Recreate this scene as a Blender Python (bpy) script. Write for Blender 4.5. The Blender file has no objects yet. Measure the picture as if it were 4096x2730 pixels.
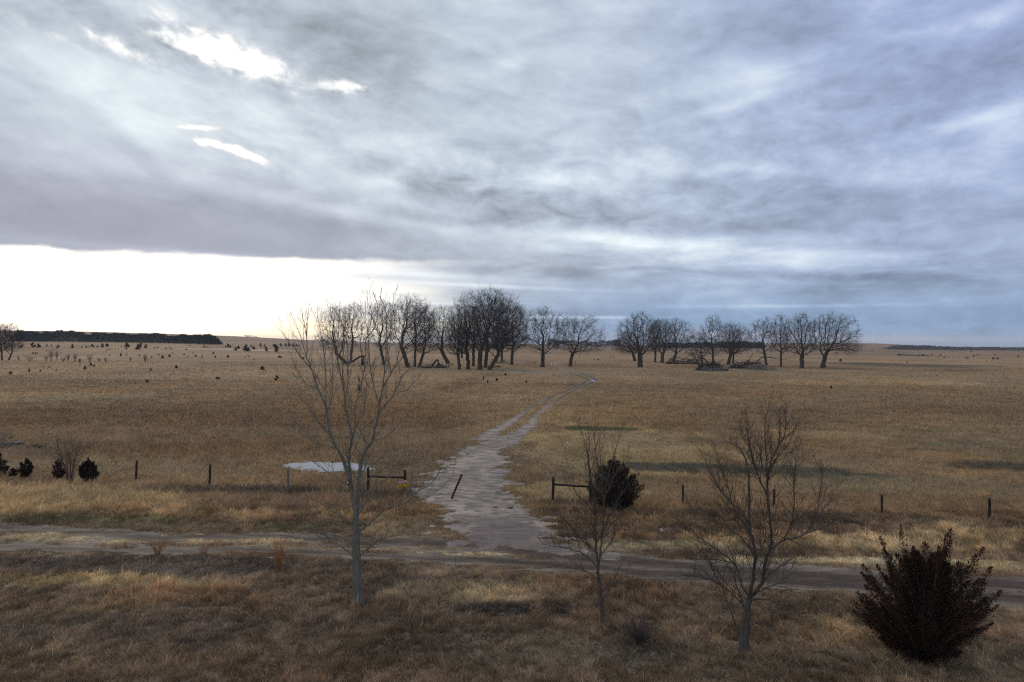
import bpy, math, random
import numpy as np
from mathutils import Vector, Matrix
R = math.radians
C = bpy.context.scene.collection
rng = np.random.default_rng(11)

# ------------------------------------------------------------------ camera
H = 9.5                     # drone height in metres
F = 28 / 36 * 4096          # focal length in photo pixels
CX, CY = 2048.0, 1365.0
PITCH = math.atan(7 / F)
ROLL = R(0.448)
fw = np.array([0, math.cos(PITCH), math.sin(PITCH)])
rt0 = np.array([1.0, 0, 0]); up0 = np.array([0, -math.sin(PITCH), math.cos(PITCH)])
rt = rt0 * math.cos(ROLL) + up0 * math.sin(ROLL)
up = up0 * math.cos(ROLL) - rt0 * math.sin(ROLL)
CAM = np.array([0, 0, H])
cd = bpy.data.cameras.new('camera'); cam = bpy.data.objects.new('camera', cd); C.objects.link(cam)
cd.lens = 28; cd.sensor_width = 36; cd.clip_start = .5; cd.clip_end = 40000
M = Matrix.Identity(4)
for i in range(3):
    M[i][0], M[i][1], M[i][2], M[i][3] = rt[i], up[i], -fw[i], CAM[i]
cam.matrix_world = M
bpy.context.scene.camera = cam

def ray(sx, sy):
    return fw + rt * ((sx - CX) / F) + up * ((CY - sy) / F)
def atdepth(sx, sy, depth):
    d = ray(sx, sy); return CAM + d * (depth / d[1])
def ss(a, b, x):
    t = np.clip((x - a) / (b - a), 0, 1); return t * t * (3 - 2 * t)

# ------------------------------------------------------------------ noise
TB = np.random.default_rng(5).random((256, 256))
def vn(x, y, s=0):
    x = np.asarray(x, float) + s * 17.3; y = np.asarray(y, float) + s * 9.7
    xi = np.floor(x).astype(int); yi = np.floor(y).astype(int)
    fx = x - xi; fy = y - yi; fx = fx * fx * (3 - 2 * fx); fy = fy * fy * (3 - 2 * fy)
    g = lambda i, j: TB[(xi + i) & 255, (yi + j) & 255]
    return (g(0, 0) * (1 - fx) + g(1, 0) * fx) * (1 - fy) + (g(0, 1) * (1 - fx) + g(1, 1) * fx) * fy
def fbm(x, y, s=0, o=4):
    a = .5; r = 0; t = 0
    for i in range(o):
        r = r + a * vn(x, y, s + i * 3); t += a; a *= .5; x = x * 2.03; y = y * 2.03
    return r / t

# ------------------------------------------------------------------ terrain
def terrain(x, y):
    x = np.asarray(x, float); y = np.asarray(y, float)
    d = np.hypot(x, y); u = x / np.maximum(y, 1)            # tan(azimuth)
    px = 2048 + F * u
    wl = 1 - ss(850, 1900, px) * .92
    wl = np.where(px < 850, 1, wl)
    z = wl * (6.2 * ss(380, 950, d) + 21 * ss(1000, 2250, d) * (1 - .5 * ss(560, 1350, px)) * (1 + .08 * np.sin(px / 210 + .8)))
    wr = ss(2500, 3150, px) * (1 - ss(3450, 3900, px))
    z = z + wr * 11.5 * ss(1000, 2600, d) * (1 + .06 * np.sin(px / 90))
    z = z + 3.0 * ss(1900, 2700, d) * ss(1500, 2000, px)
    z = z + ss(450, 900, d) * 1.3 * (fbm(x / 170, y / 110, 3) - .5)
    z = z * (y > 0)
    return z - 14 * ss(3200, 7000, d)
def hit(sx, sy):
    d = ray(sx, sy); d = d / d[1]
    if d[2] < 0:
        t = -H / d[2]
        if math.hypot(d[0] * t, t) < 378: return CAM + d * t
    t = 300.0; last = t
    while t < 6000:
        p = CAM + d * t
        if p[2] < float(terrain(p[0], p[1])): break
        last = t; t *= 1.006
    for _ in range(12):
        m = (last + t) / 2; p = CAM + d * m
        if p[2] < float(terrain(p[0], p[1])): t = m
        else: last = m
    p = CAM + d * t; p[2] = float(terrain(p[0], p[1])); return p
def g2(sx, sy):
    p = hit(sx, sy); return p[0], p[1]

# ------------------------------------------------------------------ node helpers
def newmat(name):
    m = bpy.data.materials.new(name); m.use_nodes = True; nt = m.node_tree; nt.nodes.clear()
    o = nt.nodes.new('ShaderNodeOutputMaterial'); b = nt.nodes.new('ShaderNodeBsdfPrincipled')
    b.inputs['Roughness'].default_value = .9; b.inputs['Specular IOR Level'].default_value = .05
    nt.links.new(b.outputs[0], o.inputs['Surface']); return m, nt, b
def noise(nt, scale, detail=4, rough=.6, vec=None, sc3=None):
    n = nt.nodes.new('ShaderNodeTexNoise'); n.inputs['Scale'].default_value = scale
    n.inputs['Detail'].default_value = detail; n.inputs['Roughness'].default_value = rough
    if vec is None:
        vec = nt.nodes.new('ShaderNodeTexCoord').outputs['Object']
    if sc3:
        mp = nt.nodes.new('ShaderNodeMapping'); mp.inputs['Scale'].default_value = sc3
        nt.links.new(vec, mp.inputs[0]); vec = mp.outputs[0]
    nt.links.new(vec, n.inputs['Vector']); return n.outputs['Fac']
def ramp(nt, fac, stops):
    r = nt.nodes.new('ShaderNodeValToRGB'); e = r.color_ramp.elements
    while len(e) < len(stops): e.new(.5)
    for k, (p, c) in enumerate(stops): e[k].position = p; e[k].color = (*c, 1)
    nt.links.new(fac, r.inputs[0]); return r.outputs[0]
def solid(name, c, var=.3, scale=6, rough=.9, sc3=None, bump=0):
    m, nt, b = newmat(name); n = noise(nt, scale, 5, .65, sc3=sc3)
    lo = tuple(v * (1 - var) for v in c); hi = tuple(v * (1 + var) for v in c)
    nt.links.new(ramp(nt, n, [(.3, lo), (.7, hi)]), b.inputs['Base Color'])
    b.inputs['Roughness'].default_value = rough
    if bump:
        bp = nt.nodes.new('ShaderNodeBump'); bp.inputs['Strength'].default_value = bump; bp.inputs['Distance'].default_value = .02
        nt.links.new(n, bp.inputs['Height']); nt.links.new(bp.outputs[0], b.inputs['Normal'])
    return m
def attrmat(name, transl=0, noisy=None, rough=.95):
    m, nt, b = newmat(name); a = nt.nodes.new('ShaderNodeAttribute'); a.attribute_name = 'col'
    c = a.outputs['Color']
    if noisy:
        v = None
        for (sc, lo, hi, s3) in noisy:
            n = noise(nt, sc, 6, .68, sc3=s3)
            mr = nt.nodes.new('ShaderNodeMapRange'); mr.inputs[1].default_value = .3; mr.inputs[2].default_value = .7
            mr.inputs[3].default_value = lo; mr.inputs[4].default_value = hi; nt.links.new(n, mr.inputs[0])
            if v is None: v = mr.outputs[0]
            else:
                mm = nt.nodes.new('ShaderNodeMath'); mm.operation = 'MULTIPLY'; nt.links.new(v, mm.inputs[0]); nt.links.new(mr.outputs[0], mm.inputs[1]); v = mm.outputs[0]
        vm = nt.nodes.new('ShaderNodeVectorMath'); vm.operation = 'SCALE'
        nt.links.new(c, vm.inputs[0]); nt.links.new(v, vm.inputs['Scale']); c = vm.outputs[0]
    nt.links.new(c, b.inputs['Base Color']); b.inputs['Roughness'].default_value = rough
    if transl:
        t = nt.nodes.new('ShaderNodeBsdfTranslucent'); mx = nt.nodes.new('ShaderNodeMixShader'); mx.inputs[0].default_value = transl
        o = [n for n in nt.nodes if n.type == 'OUTPUT_MATERIAL'][0]
        nt.links.new(c, t.inputs[0]); nt.links.new(b.outputs[0], mx.inputs[1]); nt.links.new(t.outputs[0], mx.inputs[2]); nt.links.new(mx.outputs[0], o.inputs['Surface'])
    return m

# ------------------------------------------------------------------ mesh helpers
def mesh(name, V, polys, mat=None, col=None, smooth=False):
    """polys: list of int arrays (N,k)"""
    me = bpy.data.meshes.new(name); V = np.asarray(V, np.float32)
    polys = [np.asarray(p, np.int32) for p in polys if len(p)]
    nl = sum(p.size for p in polys); nf = sum(len(p) for p in polys)
    me.vertices.add(len(V)); me.vertices.foreach_set('co', V.ravel())
    me.loops.add(nl); me.loops.foreach_set('vertex_index', np.concatenate([p.ravel() for p in polys]))
    tot = np.concatenate([np.full(len(p), p.shape[1], np.int32) for p in polys])
    me.polygons.add(nf); me.polygons.foreach_set('loop_start', np.concatenate([[0], np.cumsum(tot)[:-1]]).astype(np.int32))
    if smooth: me.polygons.foreach_set('use_smooth', np.ones(nf, bool))
    me.update(calc_edges=True)
    if col is not None:
        a = me.attributes.new('col', 'FLOAT_COLOR', 'POINT')
        c4 = np.ones((len(V), 4), np.float32); c4[:, :3] = col; a.data.foreach_set('color', c4.ravel())
    if mat: me.materials.append(mat)
    return me
def obj(name, me, parent=None, loc=None, label=None, cat=None, group=None, kind=None):
    o = bpy.data.objects.new(name, me); C.objects.link(o)
    if parent: o.parent = parent
    if loc is not None: o.location = loc
    for k, v in (('label', label), ('category', cat), ('group', group), ('kind', kind)):
        if v: o[k] = v
    return o
def thing(name, label, cat, loc=(0, 0, 0), group=None):
    return obj(name, None, None, loc, label, cat, group)

class MB:
    def __init__(s): s.V = []; s.P = []; s.n = 0; s.c = []
    def add(s, V, polys, col=None):
        V = np.asarray(V, float)
        s.V.append(V)
        for p in polys: s.P.append(np.asarray(p) + s.n)
        s.n += len(V); s.c.append(np.broadcast_to(col if col is not None else (1, 1, 1), V.shape))
    def box(s, c, size, rot=None, taper=1.0):
        a = np.array([[x, y, z] for x in (-.5, .5) for y in (-.5, .5) for z in (-.5, .5)]) * size
        a[a[:, 2] > 0, :2] *= taper
        if rot is not None: a = a @ np.array(Matrix(rot).to_3x3()).T if not isinstance(rot, np.ndarray) else a @ rot.T
        s.add(a + c, [[(0, 1, 3, 2), (4, 6, 7, 5), (0, 4, 5, 1), (2, 3, 7, 6), (0, 2, 6, 4), (1, 5, 7, 3)]])
    def tubes(s, polys, sides=3, cap=False):
        """polys: list of (pts, radii)"""
        byn = {}
        for p, r in polys: byn.setdefault(len(p), []).append((p, r))
        for n, lst in byn.items():
            if n < 2: continue
            P = np.array([a for a, _ in lst]); r = np.array([b for _, b in lst])
            m = len(P); T = np.empty_like(P); T[:, 1:-1] = P[:, 2:] - P[:, :-2]; T[:, 0] = P[:, 1] - P[:, 0]; T[:, -1] = P[:, -1] - P[:, -2]
            T /= np.linalg.norm(T, axis=2, keepdims=True) + 1e-9
            mean = T.mean(1); ref = np.where(np.abs(mean[:, 2:3]) > .75, [[1., .1, 0]], [[0., .1, 1.]])
            ref = np.broadcast_to(ref[:, None], T.shape)
            A = np.cross(T, ref); A /= np.linalg.norm(A, axis=2, keepdims=True) + 1e-9; B = np.cross(T, A)
            th = np.arange(sides) * 2 * math.pi / sides
            V = P[:, :, None] + r[:, :, None, None] * (A[:, :, None] * np.cos(th)[:, None] + B[:, :, None] * np.sin(th)[:, None])
            idx = np.arange(m * n * sides).reshape(m, n, sides); nx = np.roll(idx, -1, 2)
            q = np.stack([idx[:, :-1], nx[:, :-1], nx[:, 1:], idx[:, 1:]], -1).reshape(-1, 4)
            pl = [q]
            if cap: pl += [idx[:, -1, :], idx[:, 0, ::-1]]
            s.add(V.reshape(-1, 3), pl)
    def mesh(s, name, mat, smooth=False, usecol=False):
        byk = {}
        for p in s.P: byk.setdefault(p.shape[1], []).append(p)
        return mesh(name, np.concatenate(s.V), [np.concatenate(v) for v in byk.values()], mat, np.concatenate(s.c) if usecol else None, smooth)

# ------------------------------------------------------------------ WORLD SKY
world = bpy.data.worlds.new('World'); bpy.context.scene.world = world; world.use_nodes = True
nt = world.node_tree; nt.nodes.clear()
class S:
    def __init__(s, k): s.k = k
    @staticmethod
    def op(o, *a):
        n = nt.nodes.new('ShaderNodeMath'); n.operation = o
        for i, v in enumerate(a):
            if isinstance(v, S): nt.links.new(v.k, n.inputs[i])
            else: n.inputs[i].default_value = v
        return S(n.outputs[0])
    def __add__(s, b): return S.op('ADD', s, b)
    __radd__ = __add__
    def __mul__(s, b): return S.op('MULTIPLY', s, b)
    __rmul__ = __mul__
    def __sub__(s, b): return S.op('SUBTRACT', s, b)
    def __rsub__(s, b): return S.op('SUBTRACT', b, s)
    def __truediv__(s, b): return S.op('DIVIDE', s, b)
def sst(a, b, x):
    n = nt.nodes.new('ShaderNodeMapRange'); n.interpolation_type = 'SMOOTHSTEP'
    n.inputs[1].default_value = a; n.inputs[2].default_value = b; nt.links.new(x.k, n.inputs[0]); return S(n.outputs[0])
tc = nt.nodes.new('ShaderNodeTexCoord'); sep = nt.nodes.new('ShaderNodeSeparateXYZ'); nt.links.new(tc.outputs['Generated'], sep.inputs[0])
X, Y, Z = (S(sep.outputs[i]) for i in range(3))
AZ = S.op('ARCTAN2', X, Y); EL = S.op('ARCSINE', Z)
def vec(a, b, c=0.0):
    n = nt.nodes.new('ShaderNodeCombineXYZ')
    for i, v in enumerate((a, b, c)):
        if isinstance(v, S): nt.links.new(v.k, n.inputs[i])
        else: n.inputs[i].default_value = v
    return n.outputs[0]
def wn(v, sc, det, rough, dist=0):
    n = nt.nodes.new('ShaderNodeTexNoise'); n.inputs['Scale'].default_value = sc; n.inputs['Detail'].default_value = det
    n.inputs['Roughness'].default_value = rough; n.inputs['Distortion'].default_value = dist
    nt.links.new(v, n.inputs['Vector']); return S(n.outputs['Fac'])
den = S.op('MAXIMUM', Z, 0.0) + .07
px_, py_ = X / den, Y / den
# cloud layer coordinates, sheared so that the bands trend down to the right
VS = EL + AZ * .12 - AZ * AZ * .2
n1 = wn(vec(AZ * 1.0, VS * 2.3, 3.0), 3.2, 2, .5, .4)
n2 = wn(vec(AZ * 1.0, VS * 2.5, 4.0), 7.5, 5, .52, .5)
n3 = wn(vec(px_, py_, 9.0), 3.0, 5, .52, .4)
nb = wn(vec(AZ * 2.2 + EL * 1.5, EL * 26.0, 2.0), 1.0, 5, .55, .2)          # flat bars low on the horizon
nf = wn(vec(AZ * 1.0, VS * 1.7, 1.0), 34.0, 6, .6, .3)
nd = wn(vec(AZ * 1.0, EL * 2.3, 7.0), 17.0, 5, .55, .5)
def azel(sx, sy):
    d = ray(sx, sy); d = d / np.linalg.norm(d); return math.atan2(d[0], d[1]), math.asin(d[2])
def blob(sx, sy, rx, ry, rot=0, amp=1.0):
    a, e = azel(sx, sy); c, s_ = math.cos(R(rot)), math.sin(R(rot))
    da = AZ - a; de = EL - e
    p = (da * c + de * s_) * (F / rx); q = (de * c - da * s_) * (F / ry)
    return S.op('EXPONENT', (p * p + q * q) * -1.0) * amp
def total(lst):
    t = None
    for b in lst:
        v = blob(*b); t = v if t is None else t + v
    return t
def v3(c): return vec(*c)
def mixc(f, a, b):
    n = nt.nodes.new('ShaderNodeMix'); n.data_type = 'RGBA'; n.clamp_factor = True
    nt.links.new(f.k if isinstance(f, S) else f, n.inputs['Factor'])
    for s_, v in (('A', a), ('B', b)):
        i = [k for k in n.inputs if k.name == s_ and k.type == 'RGBA'][0]
        if isinstance(v, tuple): i.default_value = (*v, 1)
        else: nt.links.new(v, i)
    return [k for k in n.outputs if k.type == 'RGBA'][0]
def scalec(c, f):
    n = nt.nodes.new('ShaderNodeVectorMath'); n.operation = 'SCALE'; nt.links.new(c, n.inputs[0]); nt.links.new(f.k, n.inputs['Scale']); return n.outputs[0]
# hue: lavender grey on the left, bluish on the right, bluer low down
right = sst(-.35, .60, AZ)
high = sst(.02, .42, EL)
base = mixc(right, (.475, .53, .595), (.372, .458, .625))
base = mixc(sst(.0, .42, EL) * sst(.1, .6, AZ), base, (.325, .40, .615))
base = mixc(blob(250, 850, 1300, 230, -4, .75), base, (.455, .445, .545))
lowblue = sst(.11, .02, EL) * sst(-.15, .2, AZ)
base = mixc(lowblue * .95, base, (.262, .375, .555))
# light and dark areas of the cloud deck
LD = total([(700, 520, 800, 220, -6, .28), (2100, 120, 700, 260, 0, .22), (1700, 700, 600, 160, -12, .10), (2850, 1000, 640, 62, -4, .62), (2500, 965, 500, 26, -4, .3),
            (2500, 960, 350, 40, -6, .35), (2950, 340, 300, 55, 8, .42), (2900, 430, 200, 22, 12, .35), (2450, 670, 500, 60, 0, .22), (3650, 700, 500, 60, -8, .18),
            (2000, 640, 900, 200, 0, .12), (300, 300, 700, 140, -10, .35), (4050, 520, 120, 90, 20, .45), (3750, 520, 250, 30, 10, .25), (4000, 60, 160, 35, 10, .3),
            (1450, 720, 180, 30, -12, .3), (1560, 730, 60, 16, -10, .35), (2250, 720, 150, 30, 0, .3), (3150, 690, 180, 22, -8, .3), (2300, 480, 300, 60, 5, .15),
            (1500, 1085, 800, 18, -3, .6), (1850, 1140, 420, 9, -2, .55), (1300, 1190, 500, 9, 0, .4), (1800, 1215, 300, 7, 0, .4), (2300, 1270, 260, 6, 0, .55), (3150, 1225, 500, 7, 0, .18), (3550, 1362, 330, 9, 0, .35), (2080, 240, 120, 30, 15, .4),
            (500, 30, 120, 50, -10, .3), (650, 40, 120, 70, -20, .5),
            # darker
            (300, 860, 900, 130, -6, -.20), (1300, 900, 700, 50, -8, -.16), (1700, 760, 420, 34, -9, -.22), (1950, 900, 380, 34, -8, -.2), (1450, 860, 600, 22, -9, .16), (700, 640, 500, 26, -10, -.1), (1400, 190, 260, 110, -10, -.18), (620, 90, 260, 45, -5, -.2), (80, 60, 300, 60, -8, -.16),
            (1900, 740, 420, 40, -8, -.20), (2050, 850, 330, 50, -6, -.20), (2700, 725, 130, 26, -5, -.30), (3100, 170, 300, 160, -20, -.13),
            (3900, 180, 350, 160, 0, -.10), (3450, 1110, 700, 22, -3, -.20), (2750, 915, 500, 45, -4, -.22), (2600, 1130, 900, 30, 0, -.05),
            (2150, 610, 160, 30, 0, -.12), (3500, 560, 600, 120, 0, -.04), (3400, 870, 300, 40, 0, -.10), (3300, 985, 420, 18, -3, -.2), (1800, 1240, 500, 12, -1, -.25), (1600, 1180, 300, 10, -2, -.2)])
nh = wn(vec(AZ * 5.0, EL * 30.0, 5.0), 1.6, 6, .6, .6)
busy = total([(1950, 780, 950, 170, -10, 1.0), (2650, 700, 700, 200, 0, .6), (3600, 500, 600, 400, 0, .5), (900, 150, 900, 200, -10, .6)])
band = total([(2850, 1015, 800, 100, -3, 1.0), (3600, 1120, 800, 60, -2, .6), (1900, 1080, 700, 40, -2, .8)])
calm = 1 - sst(-.05, -.35, AZ) * sst(.22, .10, EL) * .75
tex = ((n1 - .5) * .35 + (n2 - .5) * .85 + (n3 - .5) * .3 * high + (nd - .5) * .55 + (nf - .5) * .16) * calm + ((nf - .5) * .55 + (nd - .5) * .5) * busy + (nh - .5) * 1.3 * band + (nb - .5) * .9 * sst(.16, .03, EL) * sst(-.45, .0, AZ)
top = sst(.36, .62, EL) * .25
lum = S.op('MAXIMUM', (top + LD * (n2 * .9 + .55) + tex + 1.03), .45)
# the left part under the flat cloud base has less texture
cloud = scalec(base, lum)
warm = S.op('MINIMUM', S.op('MAXIMUM', (lum - 1.12) * 1.4, 0.0), 1.0)
cloud = mixc(warm * .75, cloud, scalec(vec(.455, .50, .495), lum))
# gaps of glaring cloud
gaps = total([(900, 205, 190, 50, -14, 1.25), (1010, 260, 120, 44, -10, 1.1), (760, 190, 130, 30, -10, 1.0), (480, 190, 130, 26, -16, 1.1), (1370, 345, 95, 24, 0, 1.5), (1190, 370, 40, 25, 20, .35),
              (800, 511, 66, 10, 3, 1.5), (800, 572, 28, 11, -20, 1.4), (905, 592, 95, 11, -14, 1.5), (985, 615, 80, 15, -24, 1.5), (640, 60, 50, 40, -30, .6), (180, 130, 200, 18, -14, .45)])
ng = wn(vec(AZ * 1.0, VS * 1.6, 11.0), 60.0, 5, .6, .4)
gmk = S.op('MINIMUM', gaps * 1.6, 1.0)
gn_ = gaps * .95 + ((nf - .5) * 2.6 + (nd - .5) * 2.4 + (ng - .5) * 1.5) * gmk
gm = sst(.22, 1.8, gn_)
halo = S.op('MINIMUM', S.op('MAXIMUM', gn_ * .75, 0.0), .8)
cloud = mixc(halo, cloud, (.80, .82, .85))
cloud = mixc(gm, cloud, (1.2, 1.22, 1.22))
# clear bright strip under the edge of the cloud deck, left
e0 = azel(0, 985)[1]; a0 = azel(0, 985)[0]; a1, e1 = azel(1050, 1032)
edge = (AZ - a0) * ((e1 - e0) / (a1 - a0)) + e0
below = sst(-.004, .006, edge - EL + (nd - .5) * .012)
fadeR = 1 - sst(azel(880, 1200)[0], azel(1980, 1200)[0], AZ + (nb - .5) * .45 + (nh - .5) * .12 + EL * -.3)
glow = below * fadeR
sh_fade = sst(-1.5, -.9, AZ)
glow = glow * sh_fade
gcol = mixc(sst(.05, .0, EL) * sst(-.42, -.2, AZ), (1.5, 1.5, 1.45), (1.25, 1.16, .9))
cloud = mixc(glow, cloud, gcol)
yl = blob(1560, 1330, 420, 42, 0, .6) * sst(.4, .6, nb)
cloud = mixc(yl, cloud, (1.0, .86, .55))
pk = blob(3620, 1364, 420, 14, 0, .6) + blob(2950, 1345, 350, 18, 0, .6)
cloud = mixc(pk, cloud, (.56, .50, .56))
hz = sst(.028, .0, EL) * sst(-.1, .15, AZ) * .45
cloud = mixc(hz, cloud, (.42, .47, .58))
sky = nt.nodes.new('ShaderNodeTexSky'); sky.sky_type = 'NISHITA'; sky.sun_disc = False
SUN_EL, SUN_AZ = 9.0, -24.0
sky.sun_elevation = R(SUN_EL); sky.sun_rotation = R(SUN_AZ)
b1 = nt.nodes.new('ShaderNodeBackground'); b1.inputs[1].default_value = .1; nt.links.new(sky.outputs[0], b1.inputs[0])
b2 = nt.nodes.new('ShaderNodeBackground'); b2.inputs[1].default_value = 1.0; nt.links.new(cloud, b2.inputs[0])
mx = nt.nodes.new('ShaderNodeMixShader'); nt.links.new(b1.outputs[0], mx.inputs[1]); nt.links.new(b2.outputs[0], mx.inputs[2])
cover = S.op('MAXIMUM', 1 - (gm + glow) * .12, .8)
nt.links.new(cover.k, mx.inputs[0])
wo = nt.nodes.new('ShaderNodeOutputWorld'); nt.links.new(mx.outputs[0], wo.inputs['Surface'])
world.cycles.sampling_method = 'MANUAL'; world.cycles.sample_map_resolution = 512

sl = bpy.data.lights.new('sun', 'SUN'); so = bpy.data.objects.new('sun', sl); C.objects.link(so)
sl.energy = .9; sl.angle = R(14); sl.color = (1, .88, .7)
d = Vector((math.sin(R(SUN_AZ)) * math.cos(R(SUN_EL)), math.cos(R(SUN_AZ)) * math.cos(R(SUN_EL)), math.sin(R(SUN_EL))))
so.rotation_euler = d.to_track_quat('Z', 'Y').to_euler(); so.location = (0, 0, 60)
vs = bpy.context.scene.view_settings
vs.view_transform = 'Standard'; vs.look = 'None'; vs.gamma = 1; vs.exposure = 0

# ------------------------------------------------------------------ ROAD / DRIVE geometry (ground coordinates)
def gp(lst): return np.array([g2(*p) for p in lst])
rutA = gp([(-500, 2090), (0, 2112), (330, 2128), (663, 2152), (1105, 2147), (1443, 2165), (1687, 2173), (1847, 2180), (2059, 2204), (2298, 2226), (2517, 2243), (2795, 2268), (3073, 2290), (3400, 2312), (4096, 2345), (4600, 2372)])
rutB = gp([(-500, 2180), (0, 2193), (442, 2204), (1050, 2201), (1528, 2226), (1741, 2238), (2006, 2244), (2165, 2257), (2300, 2268), (2517, 2284), (2795, 2303), (3073, 2323), (3400, 2347), (4096, 2398), (4600, 2430)])
def yline(P, x): return np.interp(x, P[:, 0], P[:, 1])
DRV = gp([(1953, 1745), (1847, 1812), (1762, 1878), (1700, 1898), (1668, 1935), (1725, 1976), (1746, 2019), (1804, 2072), (1826, 2125), (1815, 2172), (1885, 2184), (2430, 2236), (2330, 2186), (2255, 2140), (2200, 2094), (2144, 2052), (2080, 2035), (2043, 1976), (2020, 1875), (2033, 1806), (2085, 1735)])
trL = gp([(1925, 1760), (1985, 1722), (2040, 1691), (2122, 1633), (2176, 1606), (2230, 1575), (2278, 1558), (2346, 1525), (2350, 1519), (2330, 1510), (2280, 1491), (2230, 1471), (2205, 1462), (2203, 1458), (2212, 1452), (2236, 1447), (2262, 1445)])
trR = gp([(2030, 1775), (2085, 1730), (2125, 1698), (2142, 1670), (2183, 1633), (2244, 1592), (2305, 1558), (2376, 1527), (2381, 1520), (2360, 1507), (2300, 1485), (2250, 1470), (2224, 1461), (2219, 1457), (2228, 1452), (2248, 1447.5), (2275, 1445.5)])
def spline(P, n=10):
    P = np.asarray(P, float); Q = np.vstack([2 * P[0] - P[1], P, 2 * P[-1] - P[-2]]); out = []
    t = np.linspace(0, 1, n, endpoint=False)[:, None]
    for i in range(1, len(Q) - 2):
        a, b, c, d_ = Q[i - 1], Q[i], Q[i + 1], Q[i + 2]
        out.append(.5 * ((2 * b) + (c - a) * t + (2 * a - 5 * b + 4 * c - d_) * t ** 2 + (3 * b - a - 3 * c + d_) * t ** 3))
    out.append(P[-1:]); return np.vstack(out)
trLs, trRs = spline(trL, 12), spline(trR, 12)
def polydist(poly, x, y):
    """signed distance, positive inside"""
    x = np.asarray(x, float); y = np.asarray(y, float); dmin = np.full(x.shape, 1e9); ins = np.zeros(x.shape, bool); n = len(poly)
    for i in range(n):
        ax, ay = poly[i]; bx, by = poly[(i + 1) % n]; ex, ey = bx - ax, by - ay
        t = np.clip(((x - ax) * ex + (y - ay) * ey) / (ex * ex + ey * ey), 0, 1)
        dmin = np.minimum(dmin, np.hypot(x - ax - t * ex, y - ay - t * ey))
        c = (ay > y) != (by > y)
        with np.errstate(divide='ignore', invalid='ignore'):
            ins ^= c & (x < (bx - ax) * (y - ay) / (by - ay) + ax)
    return np.where(ins, dmin, -dmin)
def linedist(P, x, y):
    x = np.asarray(x, float); y = np.asarray(y, float); dm = np.full(x.shape, 1e9)
    for i in range(len(P) - 1):
        ax, ay = P[i]; ex, ey = P[i + 1] - P[i]
        t = np.clip(((x - ax) * ex + (y - ay) * ey) / (ex * ex + ey * ey), 0, 1)
        dm = np.minimum(dm, np.hypot(x - ax - t * ex, y - ay - t * ey))
    return dm
SNOW = gp([(1119, 1863), (1160, 1853), (1230, 1847), (1310, 1848), (1400, 1853), (1450, 1861), (1490, 1871), (1500, 1879), (1450, 1883), (1400, 1886), (1330, 1890), (1270, 1894), (1220, 1888), (1180, 1878), (1140, 1872)])

trLs_ = None
def roadv(x, y):      # >0 : bare road surface
    a, b = yline(rutA, x), yline(rutB, x)
    n = fbm(x / 1.6, y / .55, 21) - .5; n2_ = fbm(x / 7, y / 2.2, 23) - .5
    wR = ss(-2, 12, x)
    va = .66 + .5 * wR - np.abs(y - a); vb = .66 + .42 * wR - np.abs(y - b)
    v = np.maximum(va, vb) + n * 1.8 + n2_ * 1.0 + .08
    mid = ((y - b) > 0) & ((y - a) < 0)
    v = np.where(mid, np.maximum(v, -.34 + n * 2.4 + .22 * wR + n2_ * 1.2), v)
    return v + (fbm(x / .35, y / .2, 25) - .5) * 1.1
def drivev(x, y):
    d_ = polydist(DRV, x, y); d_ = np.minimum(d_, 1.5) + (fbm(x / .8, y / .8, 31, 5) - .5) * 4.2 + (fbm(x / 3, y / 3, 33) - .5) * 2.6 + .1
    x = np.asarray(x, float); y = np.asarray(y, float); t = np.full(x.shape, -9.0); m = (y > 60) & (y < 135)
    if m.any():
        xx, yy = x[m], y[m]; dl = np.minimum(linedist(trLs[::3], xx, yy), linedist(trRs[::3], xx, yy)); k = ss(74, 118, yy)
        t[m] = .82 * (1 - k) + .30 * k - dl + (fbm(xx / .7, yy / 1.4, 37, 5) - .5) * (1.9 - 1.0 * k) + .25 * (1 - ss(72, 92, yy))
    return np.maximum(d_, t)
def trackv(x, y):
    return .34 - np.minimum(linedist(trL, x, y), linedist(trR, x, y)) + (fbm(x / .8, y / 1.5, 35) - .5) * .5

# ------------------------------------------------------------------ ground colour zones, laid on the land
straw = (.41, .32, .195); tan = (.34, .25, .15); rust = (.27, .16, .088); dark = (.135, .108, .088); olive = (.19, .175, .105)
pale = (.45, .385, .27); orange = (.34, .205, .105); grey = (.21, .175, .14); brown = (.25, .175, .11)
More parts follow.
